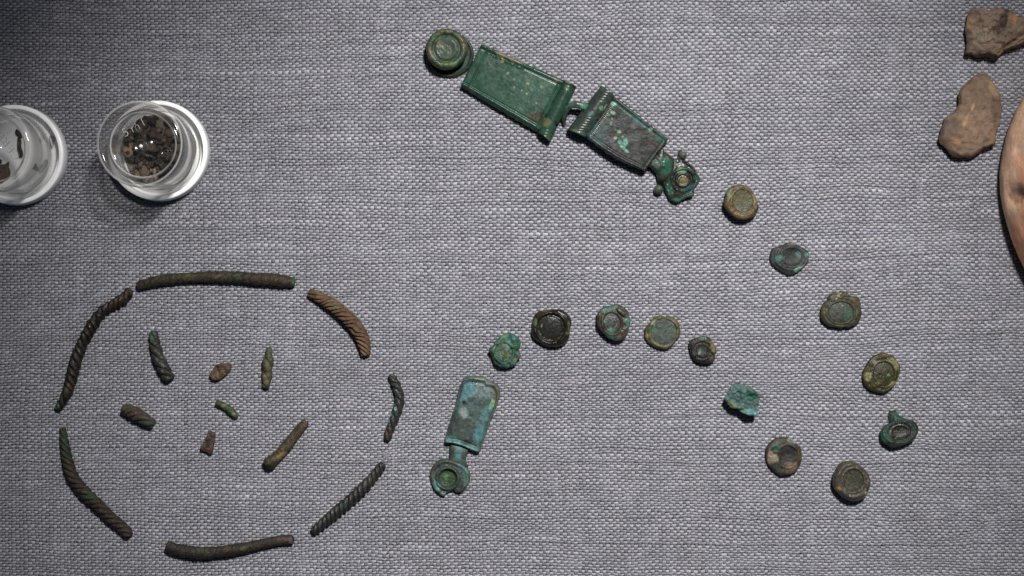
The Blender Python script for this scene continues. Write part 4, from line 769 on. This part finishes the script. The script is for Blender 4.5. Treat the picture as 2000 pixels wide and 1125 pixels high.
def vial(px, py, label, rotnotch):
    r = thing('specimen_vial', label, 'vial', px, py, ZC - .01, .1, 'clear plastic vials standing upside down on white caps')
    # cap: a shallow white dish with a thick rim
    lathe('cap', [(0.001, 0), (1.30, 0), (1.35, .01), (1.36, .03), (1.355, .30), (1.345, .365), (1.335, .375), (1.25, .38), (1.24, .375), (1.232, .36), (1.225, .17), (1.215, .15), (1.19, .14), (1.0, .12), (.96, .135), (0.001, .135)], mcap, r, close=False, notch=(rotnotch, .018, .30, 1.1))
    # body: outer skin up over the shoulder, a sunken end window, and back down inside
    lathe('body', [(1.13, .16), (1.15, .30), (1.145, .42), (1.09, .46), (1.085, .60), (1.10, 1.2), (1.125, 1.8), (1.12, 1.95), (1.085, 2.05), (1.02, 2.09), (.96, 2.06), (.90, 1.98), (.865, 1.86), (.85, 1.72), (.80, 1.685), (.4, 1.68), (.001, 1.68),
                   (.001, 1.60), (.4, 1.60), (.82, 1.61), (.92, 1.63), (.97, 1.5), (.985, 1.1), (.985, .5), (1.0, .30), (1.0, .16)], CLEAR, r)
    ringmesh('window_rim', 0, 0, 1.72, .85, .026, FROST, r, 96)
    ringmesh('shoulder_rim', 0, 0, 2.03, 1.08, .026, FROST, r, 96)
    ringmesh('skirt_ring', 0, 0, .43, 1.10, .03, FROST, r, 96)
    return r
v2 = vial(313, 296, 'clear plastic vial filled with dark soil crumbs, on a white notched cap', math.radians(-4))
mdust = surface('soil_dust', tuple(c(120, 108, 95)), .4, 6, .9, .6, .2, vary=.5)
_n = 64; _R = [(.0, .0), (.35, .02), (.7, .025), (.95, .012), (1.0, .0)]
_V = [(0, 0, .142)] + [(q * (1 + .03 * math.sin(5 * t)) * math.cos(t), q * (1 + .03 * math.sin(5 * t)) * math.sin(t), .14 + h) for q, h in _R[1:] for t in [i / _n * 2 * PI for i in range(_n)]]
_F = [(0, 1 + i, 1 + (i + 1) % _n) for i in range(_n)] + [(1 + k * _n + i, 1 + (k + 1) * _n + i, 1 + (k + 1) * _n + (i + 1) % _n, 1 + k * _n + (i + 1) % _n) for k in range(3) for i in range(_n)]
mesh_obj('dust_film', _V, _F, mdust, v2, np.tile(c(128, 118, 106), (len(_V), 1)))
v1 = vial(34, 304, 'clear plastic vial holding a few dark slivers, cut by the left edge', math.radians(200))
def loc_on(v, px, py, z):      # local point seen at that pixel at height z
    w = W(px, py, z + v.location.z); return w[0] - v.location.x, w[1] - v.location.y
for ch, a, b in (('5', 245, 259), ('m', 264, 249), ('l', 279, 239)):
    x, y = loc_on(v2, a, b, 1.695); letters(ch, .34, x, y, 1.69, 28, mtext, v2, off=-.012, name='raised_letter')
x, y = loc_on(v2, 275, 285.5, 1.7)
nub = ringmesh('moulding_ring', x, y, 1.69, .165, .014, CLEAR, v2); 
def dome(name, x, y, z, rr, h, mat, parent):
    V = [(x, y, z + h)]; F = []; n = 20
    for i in range(1, 7):
        a = i / 6 * PI / 2
        for j in range(n): V.append((x + rr * math.sin(a) * math.cos(j / n * 2 * PI), y + rr * math.sin(a) * math.sin(j / n * 2 * PI), z + h * math.cos(a)))
    for j in range(n): F.append((0, 1 + j, 1 + (j + 1) % n))
    for i in range(5):
        for j in range(n): F.append((1 + i * n + j, 1 + (i + 1) * n + j, 1 + (i + 1) * n + (j + 1) % n, 1 + i * n + (j + 1) % n))
    return mesh_obj(name, V, F, mat, parent, None, True)
dome('moulding_nub', x, y, 1.685, .05, .05, mtext, v2)
for (a, b) in ((324, 296), (253, 329)):
    x, y = loc_on(v2, a, b, 1.7); ringmesh('moulding_ring', x, y, 1.69, .125, .012, CLEAR, v2); ringmesh('moulding_ring', x, y, 1.69, .05, .012, CLEAR, v2)
for ch, a, b in (('C', 31, 303), ('E', 21.5, 291), ('R', 12.5, 277), ('B', 1.5, 266), ('O', -11, 258)):
    x, y = loc_on(v1, a, b, 1.695); letters(ch, .33, x, y, 1.69, 128 + (31 - a) * .5, mtext2, v1, off=-.012)
x, y = loc_on(v1, 18, 256, 1.695); letters('1', .28, x, y, 1.69, 128, mtext2, v1, off=-.012)

# soil crumbs in the full vial
def ico():
    import bmesh
    bm = bmesh.new(); bmesh.ops.create_icosphere(bm, subdivisions=2, radius=1); bm.verts.ensure_lookup_table()
    V = np.array([v.co[:] for v in bm.verts]); F = [[v.index for v in f.verts] for f in bm.faces]; bm.free(); return V, F
IV, IF = ico()
def crumbs():
    Vs, Fs, Cs = [], [], []; off = 0
    cx, cy = v2.location.x, v2.location.y
    holes = [(W(314, 241, .3), .13), (W(252, 322, .3), .12), (W(342, 296, .3), .07), (W(318, 262, .3), .05)]
    cnt = 0
    while cnt < 520:
        rr = .95 * math.sqrt(random.random()); a = random.random() * 2 * PI
        x = cx + rr * math.cos(a) - .08; y = cy + rr * math.sin(a) + .05
        if math.hypot(x - cx, y - cy) > .93: continue
        s = random.uniform(.025, .09) if cnt > 90 else random.uniform(.08, .15)
        if any(math.hypot(x - h[0][0], y - h[0][1]) < h[1] + s * .5 for h in holes): continue
        z = ZC + .14 + s * .6 + random.random() * .42 * (1 - rr ** 2)
        V = IV * (s * np.array([random.uniform(.8, 1.3), random.uniform(.7, 1.1), random.uniform(.5, .9)]))
        n = fbm(V[:, 0] / s * 1.1 + cnt * 3, V[:, 1] / s * 1.1, V[:, 2] / s * 1.1, cnt, 3)
        V = V * (1 + .5 * n[:, None])
        ca, sa = math.cos(a * 5), math.sin(a * 5)
        V = np.stack([V[:, 0] * ca - V[:, 1] * sa + x, V[:, 0] * sa + V[:, 1] * ca + y, np.maximum(V[:, 2] + z, ZC + .135)], 1)
        tan = (y < cy - .50 and x < cx + .15) or (x < cx - .62 and abs(y - cy + .1) < .25)
        base = c(146, 122, 98) if (tan and random.random() < .6) else (c(108, 94, 80) if random.random() < .3 else c(74, 64, 56))
        Vs.append(V); Fs += [[i + off for i in f] for f in IF]; Cs.append(np.tile(base * random.uniform(.7, 1.3), (len(V), 1))); off += len(V); cnt += 1
    o = mesh_obj('soil_crumbs', np.concatenate(Vs), Fs, surface('dark_soil', tuple(c(120, 95, 70)), .3, 16, .9, 1.0, .2), None, np.concatenate(Cs), True)
    o['label'] = 'dark brown soil crumbs heaped inside the full plastic vial'; o['category'] = 'soil'; o['kind'] = 'stuff'
crumbs()
# slivers in the other vial, and images of them
msl = surface('sliver_patina', tuple(c(110, 92, 52)), .5, 14, .6, .9, .4)
gs = 'dark metal slivers inside the left vial'
def sliver(label, outline, hmax, base, seed, z=.15, patches=()):
    P = np.array(outline); cx, cy = P[:, 0].mean(), P[:, 1].mean()
    r = thing('sliver_or_image', label, 'sliver', cx, cy, z + ZC - .01, .2, gs)
    relief(r, 'body', outline, cx, cy, lambda X, Y, RH: hmax * (1 - .3 * RH ** 2) + .02 * fbm(X * .4, Y * .4, 0, seed, 3), msl, base, patches, z_bot=hmax * .3, foot=.85, foot_z=0, seed=seed, jit=.10, na=56, nr=10, edge=.2)
J = lambda *p: crop(0, 190, 5.114, p)
sliver('long thin upright dark sliver seen through the end of the left vial', J((170,400),(195,395),(215,430),(212,490),(232,560),(225,600),(195,600),(180,540),(172,480),(175,440)), .07, c(70,56,38), 121, patches=[(37, 280, 3, 5, 0, c(120, 100, 55), .8)])
sliver('small dark sliver just above the long thin one in the left vial', J((150,345),(165,315),(190,335),(215,365),(222,405),(195,402),(160,378)), .06, c(62,52,42), 122)
sliver('largest ragged brown chunk in the left vial at the picture edge', J((-40,860),(-60,760),(-20,690),(30,665),(60,670),(85,640),(95,700),(108,745),(95,805),(50,830),(0,860)), .10, c(92,74,50), 123, patches=[(0, 345, 5, 5, 0, c(120, 100, 60), .8)])
sliver('small pointed grey refracted image of a sliver on the right part of the left cap', J((395,430),(400,400),(415,360),(440,390),(438,425),(410,445)), .05, c(90,88,84), 124)  # grey pieces on the cap: refracted images of slivers, built as solids
sliver('rounded grey refracted image of a sliver nearest to the rim of the left cap', J((490,390),(520,378),(540,400),(538,450),(528,500),(510,508),(498,460),(488,420)), .05, c(104,100,96), 125)
sliver('oblong grey refracted image of a sliver lying slanted on the left cap', J((380,740),(395,700),(430,650),(460,615),(478,640),(468,680),(430,735),(400,765)), .06, c(84,80,76), 126)
sliver('tiny bent refracted image of a sliver touching the oblong one on the left cap', J((320,710),(345,665),(362,662),(378,700),(392,735),(372,735),(352,690),(330,712)), .04, c(96,92,88), 127)
sliver('dark speck-like sliver at the left picture edge above the ragged chunk', J((-30,640),(-10,615),(15,625),(18,650),(0,670),(-25,665)), .05, c(58,54,60), 128)

# ================================================================ a wisp of lint
mlint, t_, b_ = nt('white_lint'); b_.inputs['Base Color'].default_value = (.34, .34, .37, 1); b_.inputs['Roughness'].default_value = .9
def lint(px, py, n, rad, label):
    V, F = [], []; off = 0
    w = W(px, py)
    for q in range(n):
        a = random.random() * 2 * PI; p = np.array([random.gauss(0, rad * .3), random.gauss(0, rad * .3), .02 + random.random() * .03]); dr = np.array([math.cos(a), math.sin(a), 0.0])
        pts = []
        for s_ in range(9):
            pts.append(p.copy()); a += random.uniform(-.7, .7); dr = np.array([math.cos(a), math.sin(a), random.uniform(-.3, .3)]); p = p + dr * rad * .16; p[2] = min(max(p[2], .01), .08)
        for i, p_ in enumerate(pts):
            for k in range(3):
                b = k / 3 * 2 * PI; V.append((p_[0] + .006 * math.cos(b), p_[1] + .006 * math.sin(b) * .7, p_[2] + .006 * math.sin(b)))
        for i in range(8):
            for k in range(3): F.append((off + i * 3 + k, off + i * 3 + (k + 1) % 3, off + (i + 1) * 3 + (k + 1) % 3, off + (i + 1) * 3 + k))
        off += 27
    o = mesh_obj('lint_tuft', V, F, mlint, None, None, True); o.location = (w[0], w[1], ZC - .01)
    o['label'] = label; o['category'] = 'lint'
lint(757, 888, 16, .11, 'tiny white tuft of lint above the straight twisted piece')
for o in scene.objects:
    if '_p' in o: del o['_p']
